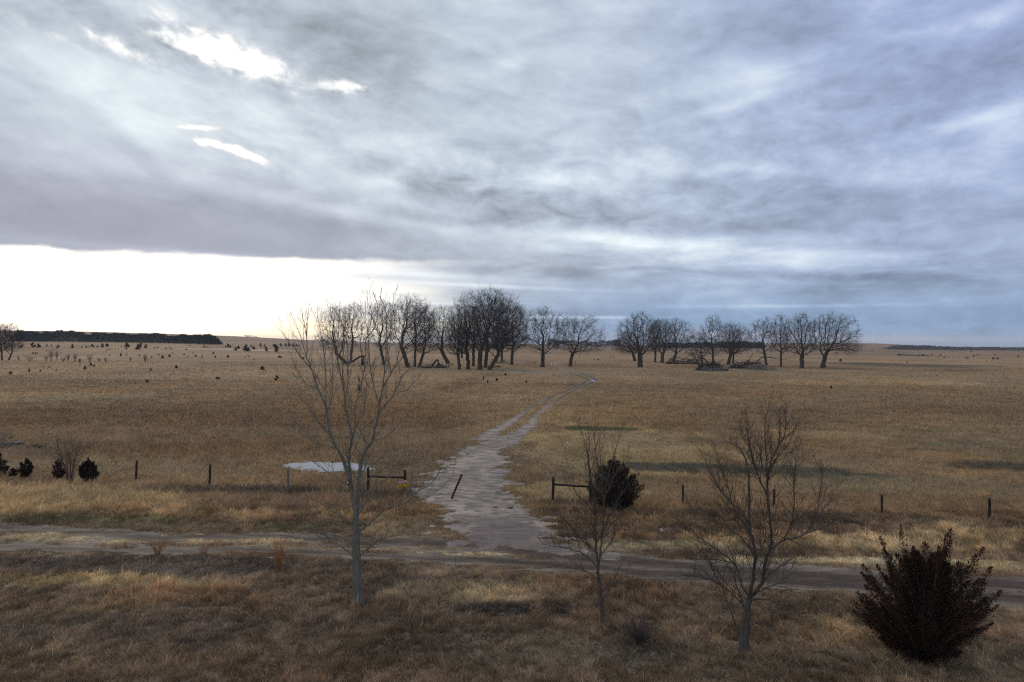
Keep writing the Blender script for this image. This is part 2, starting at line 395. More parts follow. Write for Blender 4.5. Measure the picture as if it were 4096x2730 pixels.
# (sx, sy, rx, ry, colour, strength, grass height, uprightness)
ZN = [(500, 1700, 1000, 110, (.245, .165, .098), .8, .35, .5), (150, 1585, 500, 22, (.33, .255, .16), .7, .3, .5), (400, 1650, 600, 18, (.22, .15, .09), .6, .35, .5),
      (1000, 1490, 900, 16, (.30, .205, .12), .6, .3, .5), (900, 1600, 300, 14, (.30, .21, .12), .6, .3, .5), (1000, 1400, 300, 3, (.5, .43, .35), .8, .1, .5), (1300, 1462, 500, 5, (.17, .16, .105), .7, .3, .5),
      (600, 1464, 250, 3, (.2, .18, .12), .6, .3, .5),
      (1550, 1650, 300, 60, rust, .6, .4, .5), (1750, 1690, 120, 30, (.21, .135, .075), .7, .45, .5), (2500, 1790, 380, 110, (.38, .285, .16), .9, .3, .4), (2300, 1660, 200, 40, (.33, .24, .14), .6, .3, .5), (2000, 1590, 220, 14, (.34, .25, .15), .7, .3, .5),
      (1860, 1530, 60, 22, (.2, .12, .07), .7, .4, .5), (1800, 1555, 60, 12, (.2, .12, .07), .7, .4, .5), (1960, 1500, 50, 8, (.2, .12, .07), .6, .4, .5),
      (3200, 1640, 500, 25, (.26, .18, .11), .6, .35, .5), (3700, 1720, 500, 40, (.3, .225, .135), .7, .35, .5), (3800, 1640, 300, 20, (.23, .165, .105), .7, .35, .5), (3400, 1530, 500, 12, (.37, .26, .14), .6, .35, .5), (3200, 1740, 400, 20, (.4, .3, .17), .6, .3, .5),
      (3450, 1455, 200, 5, (.10, .09, .068), 1.0, .25, .5), (3680, 1462, 270, 7, (.11, .10, .08), 1.0, .25, .5), (3800, 1484, 100, 4, dark, .8, .25, .5), (3350, 1492, 180, 3, (.2, .18, .13), .6, .2, .5),
      (2400, 1717, 150, 9, (.105, .115, .06), 1.0, .3, .5), (2750, 1868, 280, 19, (.10, .092, .07), 1.0, .2, .4), (3050, 1884, 320, 22, (.095, .086, .066), 1.0, .2, .4), (3350, 1905, 230, 16, (.10, .095, .068), 1.0, .2, .4), (4000, 1862, 230, 24, (.095, .086, .066), 1.0, .2, .4),
      (3800, 1780, 200, 8, (.19, .17, .11), .7, .2, .4), (3700, 1800, 160, 5, dark, .7, .2, .4), (3600, 1940, 500, 40, (.24, .21, .14), .6, .25, .4), (3500, 1830, 150, 6, dark, .5, .2, .4),
      (1900, 1482, 420, 9, (.2, .165, .13), .8, .15, .5), (2900, 1480, 420, 8, (.23, .19, .13), .7, .2, .5), (2150, 1490, 300, 8, (.24, .2, .14), .6, .2, .5),
      (300, 1800, 500, 40, (.22, .16, .1), .6, .35, .5), (700, 1790, 400, 40, (.22, .145, .085), .6, .45, .6), (1050, 1790, 250, 40, (.27, .17, .095), .7, .5, .6), (500, 1870, 500, 30, (.26, .21, .13), .6, .25, .4), (1300, 1830, 250, 20, (.28, .19, .11), .6, .4, .5), (150, 1850, 250, 30, (.3, .235, .15), .5, .3, .4),
      # verge beyond the road
      (300, 2010, 520, 60, straw, .95, .62, .35), (950, 2040, 500, 40, (.37, .27, .16), .9, .5, .35), (100, 1960, 300, 26, (.46, .36, .22), .9, .55, .35), (1250, 2010, 420, 38, (.27, .18, .12), .8, .5, .35), (1100, 1962, 520, 15, (.11, .09, .078), .95, .5, .3), (1550, 1975, 180, 18, (.12, .095, .08), .9, .55, .3), (1500, 2060, 260, 40, (.33, .225, .125), .7, .45, .4),
      (250, 2078, 420, 14, (.19, .18, .10), .85, .35, .5), (1300, 2110, 420, 14, (.2, .19, .11), .8, .3, .5), (700, 2110, 300, 12, (.24, .21, .14), .6, .25, .5), (1650, 2110, 250, 40, (.33, .26, .165), .7, .25, .4), (350, 2155, 600, 22, (.42, .345, .22), .85, .16, .3), (1500, 2195, 500, 12, (.35, .28, .19), .7, .14, .3), (1900, 2215, 300, 9, (.47, .385, .25), .9, .16, .3),
      (2250, 1960, 160, 45, (.40, .31, .18), .7, .25, .4), (2300, 2045, 200, 18, (.2, .14, .1), .8, .3, .3), (2280, 2010, 120, 15, dark, .7, .4, .3), (2560, 2085, 200, 30, (.34, .24, .13), .8, .4, .4), (2560, 2150, 120, 16, orange, .7, .45, .6), (2600, 2180, 500, 25, (.40, .335, .225), .9, .18, .4), (2850, 2060, 420, 24, (.17, .115, .08), .9, .5, .4), (3350, 2080, 420, 24, (.165, .12, .09), .9, .45, .4), (2850, 2020, 400, 16, (.30, .19, .1), .8, .5, .6), (3700, 2040, 420, 18, (.27, .185, .11), .7, .4, .6), (3900, 2100, 300, 18, (.27, .22, .16), .8, .4, .4),
      (3550, 2170, 480, 38, (.42, .33, .205), .95, .55, .4), (2950, 2150, 260, 24, (.38, .27, .15), .85, .45, .4), (4000, 2150, 300, 40, (.42, .33, .205), .9, .6, .4), (3400, 2245, 500, 14, (.42, .38, .26), .9, .2, .4), (4050, 2265, 300, 18, (.30, .27, .15), .8, .2, .4),
      # this side of the road
      (650, 2262, 900, 36, (.15, .12, .105), .95, .28, .15), (120, 2215, 300, 9, (.30, .235, .15), .7, .2, .3), (200, 2325, 330, 30, (.4, .3, .145), .95, .35, .4), (560, 2335, 260, 22, (.33, .26, .15), .7, .3, .3), (720, 2390, 330, 42, (.29, .175, .095), .85, .45, .85), (1230, 2430, 300, 50, (.26, .17, .11), .7, .4, .6), (200, 2440, 400, 60, (.25, .175, .10), .7, .35, .5),
      (600, 2530, 900, 80, (.185, .135, .105), .85, .32, .3), (1600, 2330, 300, 40, (.2, .15, .12), .8, .3, .3), (1500, 2560, 500, 90, (.21, .145, .10), .7, .32, .3), (300, 2660, 600, 70, (.24, .175, .11), .7, .35, .3), (1100, 2660, 400, 70, (.2, .135, .09), .7, .32, .5),
      (2000, 2370, 360, 50, (.37, .285, .18), .95, .42, .2), (1850, 2290, 300, 22, (.3, .22, .14), .7, .3, .3), (2100, 2440, 300, 26, (.085, .072, .062), .95, .3, .15), (2450, 2340, 260, 40, (.27, .17, .10), .8, .4, .5), (2640, 2400, 170, 50, (.24, .135, .075), .9, .55, .7), (2200, 2600, 500, 90, (.22, .175, .13), .85, .35, .2), (2800, 2420, 300, 60, (.2, .155, .115), .7, .35, .3), (2600, 2600, 240, 50, (.17, .135, .105), .8, .38, .2),
      (3350, 2540, 330, 70, (.37, .275, .17), .95, .45, .2), (3250, 2430, 300, 40, (.22, .17, .12), .7, .35, .3), (3800, 2640, 500, 80, (.19, .165, .13), .85, .38, .25), (3000, 2670, 400, 60, (.21, .165, .12), .7, .35, .2), (4000, 2450, 200, 60, (.25, .2, .13), .7, .3, .4)]
ZW = []
for (sx, sy, rx, ry, c, st, hh, u_) in ZN:
    p = hit(sx, sy); dd = math.hypot(p[0], p[1]); a = hit(sx, sy + min(ry, 30)); k = ry / min(ry, 30)
    ZW.append((p[0], p[1], rx * dd / F, max(.2, abs(p[1] - a[1])) * k, c, st, hh, u_))
def zones(x, y, want_h=True):
    x = np.asarray(x, float); y = np.asarray(y, float)
    rgt = ss(-60, 90, x * 60 / np.maximum(y, 20))
    col = np.array((.275, .19, .115)) * (1 - rgt[:, None]) + np.array((.30, .22, .132)) * rgt[:, None]
    near = 1 - ss(40, 46, y); col = col * (1 - near[:, None]) + np.array((.235, .165, .117)) * near[:, None]
    hh = np.full(x.shape, .33); uu = np.full(x.shape, .45)
    sc = np.maximum(y, 20) / 40
    na = fbm(x / 2.6, y / 3.4, 41, 5) - .5; nc = fbm(x / 15, y / 24, 45, 5) - .5; nq = fbm(x / .9, y / 1.3, 43, 3) - .5; fz = ss(60, 260, y)
    for (cx, cy, rx, ry, c, st, h_, u_) in ZW:
        m = (np.abs(x - cx) < rx * 1.9) & (np.abs(y - cy) < ry * 1.9)
        if not m.any(): continue
        r = ((x[m] - cx) / rx) ** 2 + ((y[m] - cy) / ry) ** 2
        w = ss(0, .8, 1.28 - r + na[m] * 2.2 * (1 - .5 * fz[m]) + nc[m] * (.9 + 1.2 * fz[m]) + nq[m] * 1.5) * st
        w = np.clip(w, 0, 1) * (1 - ss(2.2, 3.4, r))
        col[m] = col[m] * (1 - w[:, None]) + np.array(c) * w[:, None]
        hh[m] = hh[m] * (1 - w) + h_ * w; uu[m] = uu[m] * (1 - w) + u_ * w
    far = ss(450, 1600, np.hypot(x, y)); col = col * (1 - far[:, None]) + np.array((.25, .18, .125)) * far[:, None]
    n = fbm(x / 55, y / 95, 47, 6) - .5
    col = col * (1 + .75 * n[:, None] + .5 * na[:, None] + .35 * nc[:, None])
    n = (fbm(x / 11, y / 17, 49, 5) - .5)[:, None]
    col = col * (1 + n * np.array((.22, -.02, -.28)))
    g_ = col.mean(1, keepdims=True); nr = (1 - ss(34, 50, y))[:, None] * .14 + .05; L_ = np.clip(g_ / .175, .3, 2.2) ** (.22 * (1 - ss(40, 60, y))[:, None]); col = col * L_; g_ = g_ * L_; col = col * (1 - nr) + g_ * nr * np.array((1.1, 1, .88))
    fg = 1 + .36 * (1 - ss(32, 40, y))[:, None]; return (col * fg * np.array((1.35, 1.215, 1.02)) * (1 - ss(190, 420, y)[:, None] * np.array((.10, .16, .18))), hh, uu)

# ------------------------------------------------------------------ GROUND sheet
NA, NR = 760, 820
az = np.linspace(R(-82), R(82), NA); rr = 6 * (11000 / 6) ** (np.linspace(0, 1, NR))
A_, R_ = np.meshgrid(az, rr); gx = (np.sin(A_) * R_).ravel(); gy = (np.cos(A_) * R_).ravel() - 40
col, _, _ = zones(gx, np.maximum(gy, 5))
V = np.stack([gx, gy, terrain(gx, gy)], 1)
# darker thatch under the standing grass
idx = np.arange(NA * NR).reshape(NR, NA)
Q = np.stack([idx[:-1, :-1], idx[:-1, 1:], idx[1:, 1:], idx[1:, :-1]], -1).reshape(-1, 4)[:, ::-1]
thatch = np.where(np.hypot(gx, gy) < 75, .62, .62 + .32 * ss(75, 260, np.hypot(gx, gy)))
mg = attrmat('dry_grassland_soil', noisy=[(3.0, .7, 1.3, (1, .45, 1)), (.35, .82, 1.18, (1, .5, 1)), (.03, .85, 1.15, (1, .35, 1))])
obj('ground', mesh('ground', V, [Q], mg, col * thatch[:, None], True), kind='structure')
bk = mesh('field_behind', [(-300, -300, -.02), (300, -300, -.02), (300, -30, -.02), (-300, -30, -.02)], [[(0, 1, 2, 3)]], solid('grassland_behind', (.2, .14, .09), .3, 1))
obj('ground_behind', bk, kind='structure')

# ------------------------------------------------------------------ ROAD, DRIVE, TRACKS as thin ragged sheets
def sheet(name, x0, x1, y0, y1, dx, dy, fn, colfn, z, mat):
    xs = np.arange(x0, x1, dx); ys = np.arange(y0, y1, dy); Xg, Yg = np.meshgrid(xs, ys)
    v = fn((Xg + dx / 2).ravel(), (Yg + dy / 2).ravel()).reshape(Xg.shape)[:-1, :-1]
    jx = (TB[(np.arange(Xg.size) * 7) % 256, (np.arange(Xg.size) // 97) % 256].reshape(Xg.shape) - .5) * dx * .7
    idx = np.arange(Xg.size).reshape(Xg.shape)
    q = np.stack([idx[:-1, :-1], idx[:-1, 1:], idx[1:, 1:], idx[1:, :-1]], -1)[v > 0]
    used, inv = np.unique(q, return_inverse=True)
    P = np.stack([(Xg + jx).ravel(), Yg.ravel(), np.full(Xg.size, z)], 1)[used]
    return obj(name, mesh(name, P, [inv.reshape(q.shape)], mat, colfn(P[:, 0], P[:, 1])), kind='structure')
mroad = attrmat('packed_dirt_and_gravel', noisy=[(14, .75, 1.25, (1, .5, 1)), (2.5, .8, 1.2, (.5, 1, 1))])
def roadcol(x, y):
    a, b = yline(rutA, x), yline(rutB, x); wR = ss(-16, 8, x)
    r = np.exp(-((y - a) / .6) ** 2) + np.exp(-((y - b) / .5) ** 2)
    n = fbm(x / 5, y / 1.1, 51) - .5
    r = np.clip(r * (.55 + .45 * wR) + wR * .45 + n * 1.2 + (fbm(x / 1.3, y / .3, 52) - .5) * .9, 0, 1)[:, None]
    c = np.array((.26, .205, .15)) * (1 - r) + np.array((.092, .067, .051)) * r
    return c * (1 + .5 * (fbm(x / .6, y / .3, 53) - .5))[:, None]
sheet('dirt_road', -48, 46, 27, 47, .09, .11, roadv, roadcol, .008, mroad)
def drivecol(x, y):
    n = fbm(x / .9, y / .5, 55); n2_ = fbm(x / 4, y / 2.5, 57)
    reddish = ss(.42, .62, n2_) [:, None] * .8 * (1 - ss(41, 47, y))[:, None]
    c = np.array((.345, .275, .22)) * (1 + .9 * (n - .5) + .7 * (fbm(x / 3, y / 6, 58) - .5))[:, None]
    c = c * (1 - reddish) + np.array((.19, .14, .12)) * reddish
    k = ss(.47, .62, fbm(x / .5, y / .35, 59))[:, None] * .65
    c = c * (1 - k) + np.array((.15, .12, .10)) * k
    t = np.exp(-(linedist(trL, x, y) / .5) ** 2) + np.exp(-(linedist(trR, x, y) / .5) ** 2)
    k = (ss(92, 118, y) * np.clip(fbm(x / 2, y / 6, 67) * 1.8 - .2, 0, 1))[:, None]; c = c * (1 - k) + np.array((.15, .122, .098)) * k
    return c * (1 + .12 * t[:, None])
p0, p1 = DRV.min(0), DRV.max(0)
sheet('gravel_driveway', p0[0] - 1.5, p1[0] + 12, p0[1] - .3, 133, .09, .15, lambda x, y: drivev(x, y) - np.where((roadv(x, y) > 0) & (y < 41), 0, 0), drivecol, .014, mroad)
for nm, P in (('wheel_track', trLs), ('wheel_track', trRs)):
    s_ = np.concatenate([[0], np.cumsum(np.hypot(*np.diff(P, axis=0).T))])
    t = np.arange(0, s_[-1], .35); t = t[np.interp(t, s_, P[:, 1]) > 128]; px, py = np.interp(t, s_, P[:, 0]), np.interp(t, s_, P[:, 1])
    tx, ty = np.gradient(px), np.gradient(py); L_ = np.hypot(tx, ty) + 1e-9; nx_, ny_ = -ty / L_, tx / L_
    w = .27 + .12 * (fbm(t / 2, t * 0, 61) - .5) * 2 + .16 * ss(130, 280, py)
    rows = []
    cols = []
    for k, f in enumerate((-1, -.5, 0, .5, 1)):
        jw = w * (1 + .5 * (fbm(t / .9, t * 0 + k * 5, 63) - .5))
        rows.append(np.stack([px + nx_ * f * jw, py + ny_ * f * jw, terrain(px, py) + .02 + np.zeros_like(px)], 1))
        d_ = ss(105, 150, py) * (1 - ss(225, 300, py)); n = fbm(t / 4, t * 0 + f, 65)[:, None]
        dd = np.clip(d_[:, None] * 1.3 * (.5 + n), 0, 1)
        cols.append((np.array((.36, .295, .235)) * (1 - dd) + np.array((.13, .108, .088)) * dd) * (.8 + .4 * n))
    n_ = len(px); V = np.vstack(rows); i = np.arange(n_ - 1)
    Q = np.concatenate([np.stack([i + k * n_, i + 1 + k * n_, i + 1 + (k + 1) * n_, i + (k + 1) * n_], 1) for k in range(4)])
    obj(nm, mesh(nm, V, [Q], mroad, np.vstack(cols)), kind='structure')
# puddles in the ruts
mw, ntw, bw = newmat('puddle_water'); bw.inputs['Base Color'].default_value = (.05, .05, .05, 1); bw.inputs['Roughness'].default_value = .03; bw.inputs['Specular IOR Level'].default_value = 1
def disc(cx, cy, rx, ry, z, n=20, s=0):
    t = np.linspace(0, 2 * math.pi, n, endpoint=False); k = 1 + .3 * np.sin(3 * t + s) + .12 * np.sin(5 * t + 2 * s)
    return np.stack([cx + rx * k * np.cos(t), cy + ry * k * np.sin(t), np.full(n, z)], 1)
for (sx, sy, rx, ry, s_) in ((2349, 1526.5, .7, 3.2, 1), (2378, 1525.5, 1.0, 3.6, 2)):
    x, y = g2(sx, sy); obj('puddle', mesh('puddle', disc(x, y, rx, ry, .03, 20, s_), [[tuple(range(20))]], mw), kind='structure')
# snow
msn = solid('old_granular_snow', (.43, .415, .40), .22, 5, .9)
def snowv(x, y): return polydist(SNOW, x, y) + (fbm(x / .6, y / .5, 71, 5) - .5) * 1.9 - .1
xs = np.arange(SNOW[:, 0].min() - 1, SNOW[:, 0].max() + 1, .08); ys = np.arange(SNOW[:, 1].min() - 1, SNOW[:, 1].max() + 1, .12)
Xg, Yg = np.meshgrid(xs, ys); v = snowv(Xg.ravel(), Yg.ravel()).reshape(Xg.shape)
zz = .012 + .035 * ss(0, .8, v) + .03 * (fbm(Xg.ravel() / .7, Yg.ravel() / .7, 73).reshape(Xg.shape) - .5)
idx = np.arange(Xg.size).reshape(Xg.shape); q = np.stack([idx[:-1, :-1], idx[:-1, 1:], idx[1:, 1:], idx[1:, :-1]], -1)[v[:-1, :-1] > 0]
used, inv = np.unique(q, return_inverse=True)
obj('snow_patch', mesh('snow_patch', np.stack([Xg.ravel(), Yg.ravel(), zz.ravel()], 1)[used], [inv.reshape(q.shape)], msn, smooth=True),
    label='lens shaped patch of old white snow lying in the grass behind the fence', cat='snow patch')

# ------------------------------------------------------------------ GRASS
mgr = attrmat('dry_grass_blades', transl=.25)
def scatter(n, d0, d1, pw, seed, wide=1.12):
    r = np.random.default_rng(seed); u = r.random(n); k = 2 - pw
    d = (d0 ** k + u * (d1 ** k - d0 ** k)) ** (1 / k)
    x = (r.random(n) * 2 - 1) * d * .643 * wide + (r.random(n) - .5) * 2
    return r, x, d
def blades(name, n, d0, d1, pw, seed, wid, hs, two, label):
    r, x, y = scatter(n, d0, d1, pw, seed)
    col, hh, uu = zones(x, y)
    # clumping
    cl = fbm(x / .38, y / .5, 81 + seed, 3); cl2 = fbm(x / 2.3, y / 3.2, 83 + seed, 3)
    bare = np.maximum(roadv(x, y) * 2.2 + .1, drivev(x, y) - .1) * (y < 133) - (y >= 133) * 5
    bare = np.maximum(bare, trackv(x, y) + .05); 
    ontrack = (np.abs(y - .5 * (yline(rutA, x) + yline(rutB, x))) < 2.3)
    keep = r.random(n) < ss(.95, -.35, bare) * .96 + .04
    keep &= ~(snowv(x, y) > .5 * r.random(n) ** 2) | (y < 50) | (y > 70)
    keep &= (cl * 1.6 + r.random(n) * .8 > .88)
    x, y, col, hh, uu, cl, cl2, bare, ontrack = (a[keep] for a in (x, y, col, hh, uu, cl, cl2, bare, ontrack)); n = len(x)
    r2 = r
    hgt = hh * hs * (.45 + .8 * ss(.3, .75, cl)) * (.6 + .8 * cl2) * (.5 + .8 * r2.random(n) + .9 * (r2.random(n) < .05))
    hgt = np.where(ontrack, np.minimum(hgt, .13 + .05 * r2.random(n)), hgt)
    hgt *= .28 + .72 * ss(-.4, .9, -bare)
    sc = (y / 28) ** .62
    # lean: coherent in clumps
    ld = 2 * math.pi * fbm(x / .8, y / .8, 91 + seed, 2) * 2.2 + (r2.random(n) - .5) * 3.8
    lean = (1 - uu) * (.5 + 1.1 * r2.random(n)) + .12
    lx, ly = np.cos(ld) * lean, np.sin(ld) * lean
    nrm = 1 / np.sqrt(1 + lean * lean)
    tip = np.stack([x + lx * hgt * nrm * 1.25, y + ly * hgt * nrm * 1.25, hgt * nrm], 1)
    w = wid * sc * (.6 + .8 * r2.random(n)); wa = r2.random(n) * math.pi
    wx, wy = np.cos(wa) * w, np.sin(wa) * w * .6
    b = np.stack([x, y, np.full(n, -.01)], 1); off = np.stack([wx, wy, np.zeros(n)], 1)
    br = (.5 + .85 * r2.random(n) ** 1.5)[:, None] * (.64 + .62 * ss(.3, .7, cl))[:, None]
    c = col * br
    hue = (r2.random(n) - .5)[:, None] * np.array((.16, 0, -.18)); c = c * (1 + hue)
    c = c * ((.66 if d0 < 20 else .8) + (.56 if d0 < 20 else .36) * ss(.36, .62, fbm(x / 1.3, y / 1.7, 95, 4)))[:, None] * (1 - .08 * (y < 36))[:, None]; pk = (r2.random(n) < .055)[:, None]; c = np.where(pk, np.array((.48, .39, .25)) * br * .9, c)
    if two:
        mid = b * .5 + tip * .5; mid[:, 2] += hgt * .18 * nrm
        V = np.stack([b - off, b + off, mid + off * .8, mid - off * .8, tip], 1).reshape(-1, 3)
        i = np.arange(n)[:, None] * 5; P = [i + np.array([0, 1, 2, 3]), i + np.array([3, 2, 4])]; k = 5
    else:
        V = np.stack([b - off, b + off, tip], 1).reshape(-1, 3); i = np.arange(n)[:, None] * 3; P = [i + np.array([0, 1, 2])]; k = 3
    cc = np.repeat(c, k, 0)
    obj(name, mesh(name, V, P, mgr, cc), label=label, cat='grass', kind='stuff')
QG = 1.0
blades('verge_grass', int(1150000 * QG), 17, 46, 1.6, 1, .0072, .54, True, 'matted dry brown and straw grass on both verges of the dirt road')
blades('pasture_grass', int(520000 * QG), 44, 190, 2.1, 2, .011, .9, False, 'short dry tan and rust pasture grass beyond the fence')
blades('distant_pasture_grass', int(250000 * QG), 88, 370, 1.9, 3, .022, .8, False, 'thin brown grass out around the bare trees')

# ------------------------------------------------------------------ BARE TREES
def barkmat(name, c, k=.35): return solid(name, c, k, 3, .95, (6, 6, 1), .5)
m_cot = barkmat('cottonwood_bark', (.075, .064, .052)); m_cott = solid('cottonwood_twigs', (.085, .072, .06), .25, 1)
m_pop = barkmat('pale_poplar_bark', (.155, .145, .115)); m_popt = solid('poplar_twigs', (.20, .175, .13), .25, 2)
m_elm = barkmat('dark_elm_bark', (.095, .08, .068)); m_elmt = solid('elm_twigs', (.105, .082, .07), .25, 2)
m_dead = solid('weathered_deadwood', (.19, .175, .16), .5, 2.5, .9, (1, 1, 3)); m_deadd = solid('dark_deadwood', (.07, .06, .05), .5, 2)
m_bush = solid('bare_bush_twigs', (.105, .07, .06), .3, 3)

def colonize(r, base, fork, ells, npts, step, dk, gn=.35):
    pts = []
    for (c, rad, w) in ells:
        k = int(npts * w); v = r.normal(size=(k, 3)); v /= np.linalg.norm(v, axis=1, keepdims=True)
        rad_ = r.random(k) ** .42; pts.append(np.array(c) + v * rad_[:, None] * np.array(rad))
    A = np.vstack(pts)
    N = [np.array(base, float)]; par = [-1]; nst = max(2, int(np.linalg.norm(fork - base) / step))
    for i in range(nst):
        t = (i + 1) / nst; p = base + (fork - base) * t; p = p + r.normal(size=3) * np.array([.12, .12, 0]) * step
        N.append(p); par.append(len(N) - 2)
    near = np.zeros(len(A), int); nd_ = np.full(len(A), 1e9)
    def upd(ids):
        P = np.array([N[i] for i in ids]); D = np.linalg.norm(A[:, None] - P[None], axis=2); j = D.argmin(1); dm = D[np.arange(len(A)), j]
        m = dm < nd_; nd_[m] = dm[m]; near[m] = np.array(ids)[j[m]]
    upd(list(range(len(N)))); ch = {}
    for it in range(110):
        if len(A) < 3: break
        V = A - np.array(N)[near]; V /= np.linalg.norm(V, axis=1, keepdims=True) + 1e-9
        acc = np.zeros((len(N), 3)); np.add.at(acc, near, V); cnt = np.bincount(near, minlength=len(N))
        new = []
        for i in np.nonzero(cnt)[0]:
            if ch.get(i, 0) >= 3: continue
            dd = acc[i] / cnt[i]
            g = N[i] - N[par[i]] if par[i] >= 0 else np.array([0, 0, 1.]); g = g / (np.linalg.norm(g) + 1e-9)
            dd = dd / (np.linalg.norm(dd) + 1e-9) + g * .35 + r.normal(size=3) * gn + np.array([0, 0, .02])
            dd /= np.linalg.norm(dd); N.append(N[i] + dd * step); par.append(i); ch[i] = ch.get(i, 0) + 1; new.append(len(N) - 1)
        if not new: break
        upd(new); k = nd_ > dk; A = A[k]; near = near[k]; nd_ = nd_[k]
    return np.array(N), np.array(par)
def radii(N, par, r0, tip, e=2.3):
    n = len(N); w = np.zeros(n); nch = np.bincount(par[1:], minlength=n)
    w[nch == 0] = tip ** e
    for i in range(n - 1, 0, -1): w[par[i]] += w[i]
    r = w ** (1 / e); k = math.log(r0 / tip) / math.log(r[0] / tip); return tip * (r / tip) ** k
def chains(N, par, r):
    n = len(N); kids = [[] for _ in range(n)]
    for i in range(1, n): kids[par[i]].append(i)
    out = []; st = [(0, [])]
    while st:
        i, c = st.pop(); c = c + [i]
        while kids[i]:
            ks = sorted(kids[i], key=lambda k: -r[k])
            for k in ks[1:]: st.append((k, [i]))
            i = ks[0]; c.append(i)
        out.append(c)
    return out
def twigs(r, P, D, L, rad, sub=2, upb=.35):
    """short curved twigs starting at P along D"""
    n = len(P); out = []
    def seg(P, D, L, rad):
        D = D / np.linalg.norm(D, axis=1, keepdims=True); a = P + D * L[:, None] * .5
        D2 = D + r.normal(size=D.shape) * .3 + np.array([0, 0, upb]); D2 /= np.linalg.norm(D2, axis=1, keepdims=True)
        b = a + D2 * L[:, None] * .5
        return a, b, D2
    a, b, D2 = seg(P, D, L, rad)
    for i in range(n): out.append((np.array([P[i], a[i], b[i]]), np.array([rad, rad * .75, rad * .4])))
    if sub:
        for s_ in range(sub):
            t = r.random(n)[:, None]; P2 = a * (1 - t) + b * t
            a2, b2, _ = seg(P2, D2 + r.normal(size=D.shape) * .8, L * .6, rad)
            for i in range(n): out.append((np.array([P2[i], a2[i], b2[i]]), np.array([rad * .7, rad * .55, rad * .3])))
    return out
def cottonwood(seed, bx, by, x0, x1, top, tw, label, dens=1.0, forkh=.2, lean=0, gn=.27, low=True, name='cottonwood_tree', extra=None, group='bare cottonwoods in the pasture grove', step=.62, leaf=3):
    r = np.random.default_rng(seed); p = hit(bx, by); d = p[1]; s = d / F
    hgt = (by - top) * s; wL = (bx - x0) * s; wR = (x1 - bx) * s; w = (wL + wR) / 2; cx = (wR - wL) / 2
    base = np.zeros(3); fk = np.array([lean * hgt * .11 + cx * .1, 0, hgt * forkh])
    zc = hgt * .60; rz = hgt * .40
    ells = [((cx * .9, 0, zc), (w * 1.05, min(w * 1.0, hgt * .4), rz), .60), ((cx * .5, 0, hgt * .74), (w * .72, w * .6, hgt * .25), .18)]
    if low: ells.append(((cx, 0, hgt * .40), (w * 1.1, w * .8, hgt * .17), .30))
    if extra: ells += [((ex * s, 0, ez * s), (ew * s, ew * s * .6, eh * s), wt) for ex, ez, ew, eh, wt in extra]
    vol = w * w * hgt; step = max(.42, min(.8, step * (vol / 1500) ** .15))
    N, par = colonize(r, base, fk, ells, int(1150 * dens), step, step * 1.5, gn)
    rad = radii(N, par, tw * s / 2, .028)
    rad[:3] *= np.array([1.35, 1.15, 1.05])
    N[0, 2] = -.4
    cs = chains(N, par, rad); thick, thin = MB(), MB(); tp, tn = [], []
    for c in cs:
        P = N[c]; q = rad[c]
        if c[0] != 0: q = q.copy(); q[0] = min(q[0], q[1] * 1.3)
        k = int((q > tw * s / 2 * .30).sum())
        if k >= 2:
            tp.append((P[:k], q[:k]))
            if len(P) - k >= 1: tn.append((P[k - 1:], q[k - 1:]))
        else: tn.append((P, q))
    thick.tubes(tp, 8)
    thin.tubes(tn, 5)
    m = np.nonzero(rad < .075)[0]; m = m[m > 2]; m = np.repeat(m, leaf)
    D = N[m] - N[par[m]]; D = D / np.linalg.norm(D, axis=1, keepdims=True) + r.normal(size=D.shape) * .55
    t = r.random(len(m))[:, None]; P0 = N[par[m]] * (1 - t) + N[m] * t
    thin.tubes(twigs(r, P0, D, (.9 + 1.2 * r.random(len(m))) * step / .62, .018, 2), 3)
    o = thing(name, label, 'tree', p, group)
    obj('trunk', thick.mesh('trunk', m_cot, True), o); obj('crown', thin.mesh('crown', m_cott), o)
    return o
G1 = 'bare cottonwoods in the left grove'; G2 = 'bare cottonwoods in the right grove'
cottonwood(101, 1387, 1456, 1265, 1402, 1218, 13, 'broken leaning cottonwood at the far left end of the left grove', .75, .15, -1.2, group=G1)
cottonwood(102, 1402, 1449, 1362, 1462, 1203, 9, 'slim cottonwood with two tight upper crowns, second from left of the left grove', .7, .42, .3, low=False, group=G1)
cottonwood(103, 1536, 1461, 1456, 1594, 1196, 11, 'cottonwood with a thin kinked trunk rising behind the pale poplar crown', .85, .3, -.5, low=False, group=G1)
cottonwood(104, 1632, 1471, 1540, 1745, 1176, 16, 'thick left-leaning cottonwood carrying a wide open crown, left of two slim trunks', 1.0, .3, -.9, low=False, group=G1)
cottonwood(105, 1660, 1469, 1600, 1730, 1200, 9, 'slim upright cottonwood, left one of a close pair of trunks', .6, .35, 0, low=False, group=G1)
cottonwood(106, 1675, 1471, 1640, 1775, 1230, 10, 'slim cottonwood leaning right, right one of a close pair of trunks', .6, .25, .6, group=G1)
cottonwood(107, 1793, 1456, 1690, 1825, 1219, 15, 'cottonwood leaning left over the fallen hooked limb', .8, .2, -.8, group=G1)
cottonwood(108, 1838, 1479, 1778, 1880, 1250, 11, 'cottonwood with twiggy bulge low on its trunk, first of the front cluster', .8, .25, -.2, group=G1)
cottonwood(109, 1873, 1478, 1785, 1925, 1205, 14, 'brush covered cottonwood trunk, second of the front cluster', 0.9, .15, 0, group=G1)
cottonwood(110, 1893, 1466, 1850, 1950, 1200, 11, 'cottonwood half hidden behind the brush covered trunk of the cluster', 0.5, .3, 0, group=G1)
cottonwood(111, 1918, 1480, 1795, 2112, 1144, 18, 'tallest cottonwood with the thickest upright trunk in the grove', 1.4, .22, 0, group=G1)
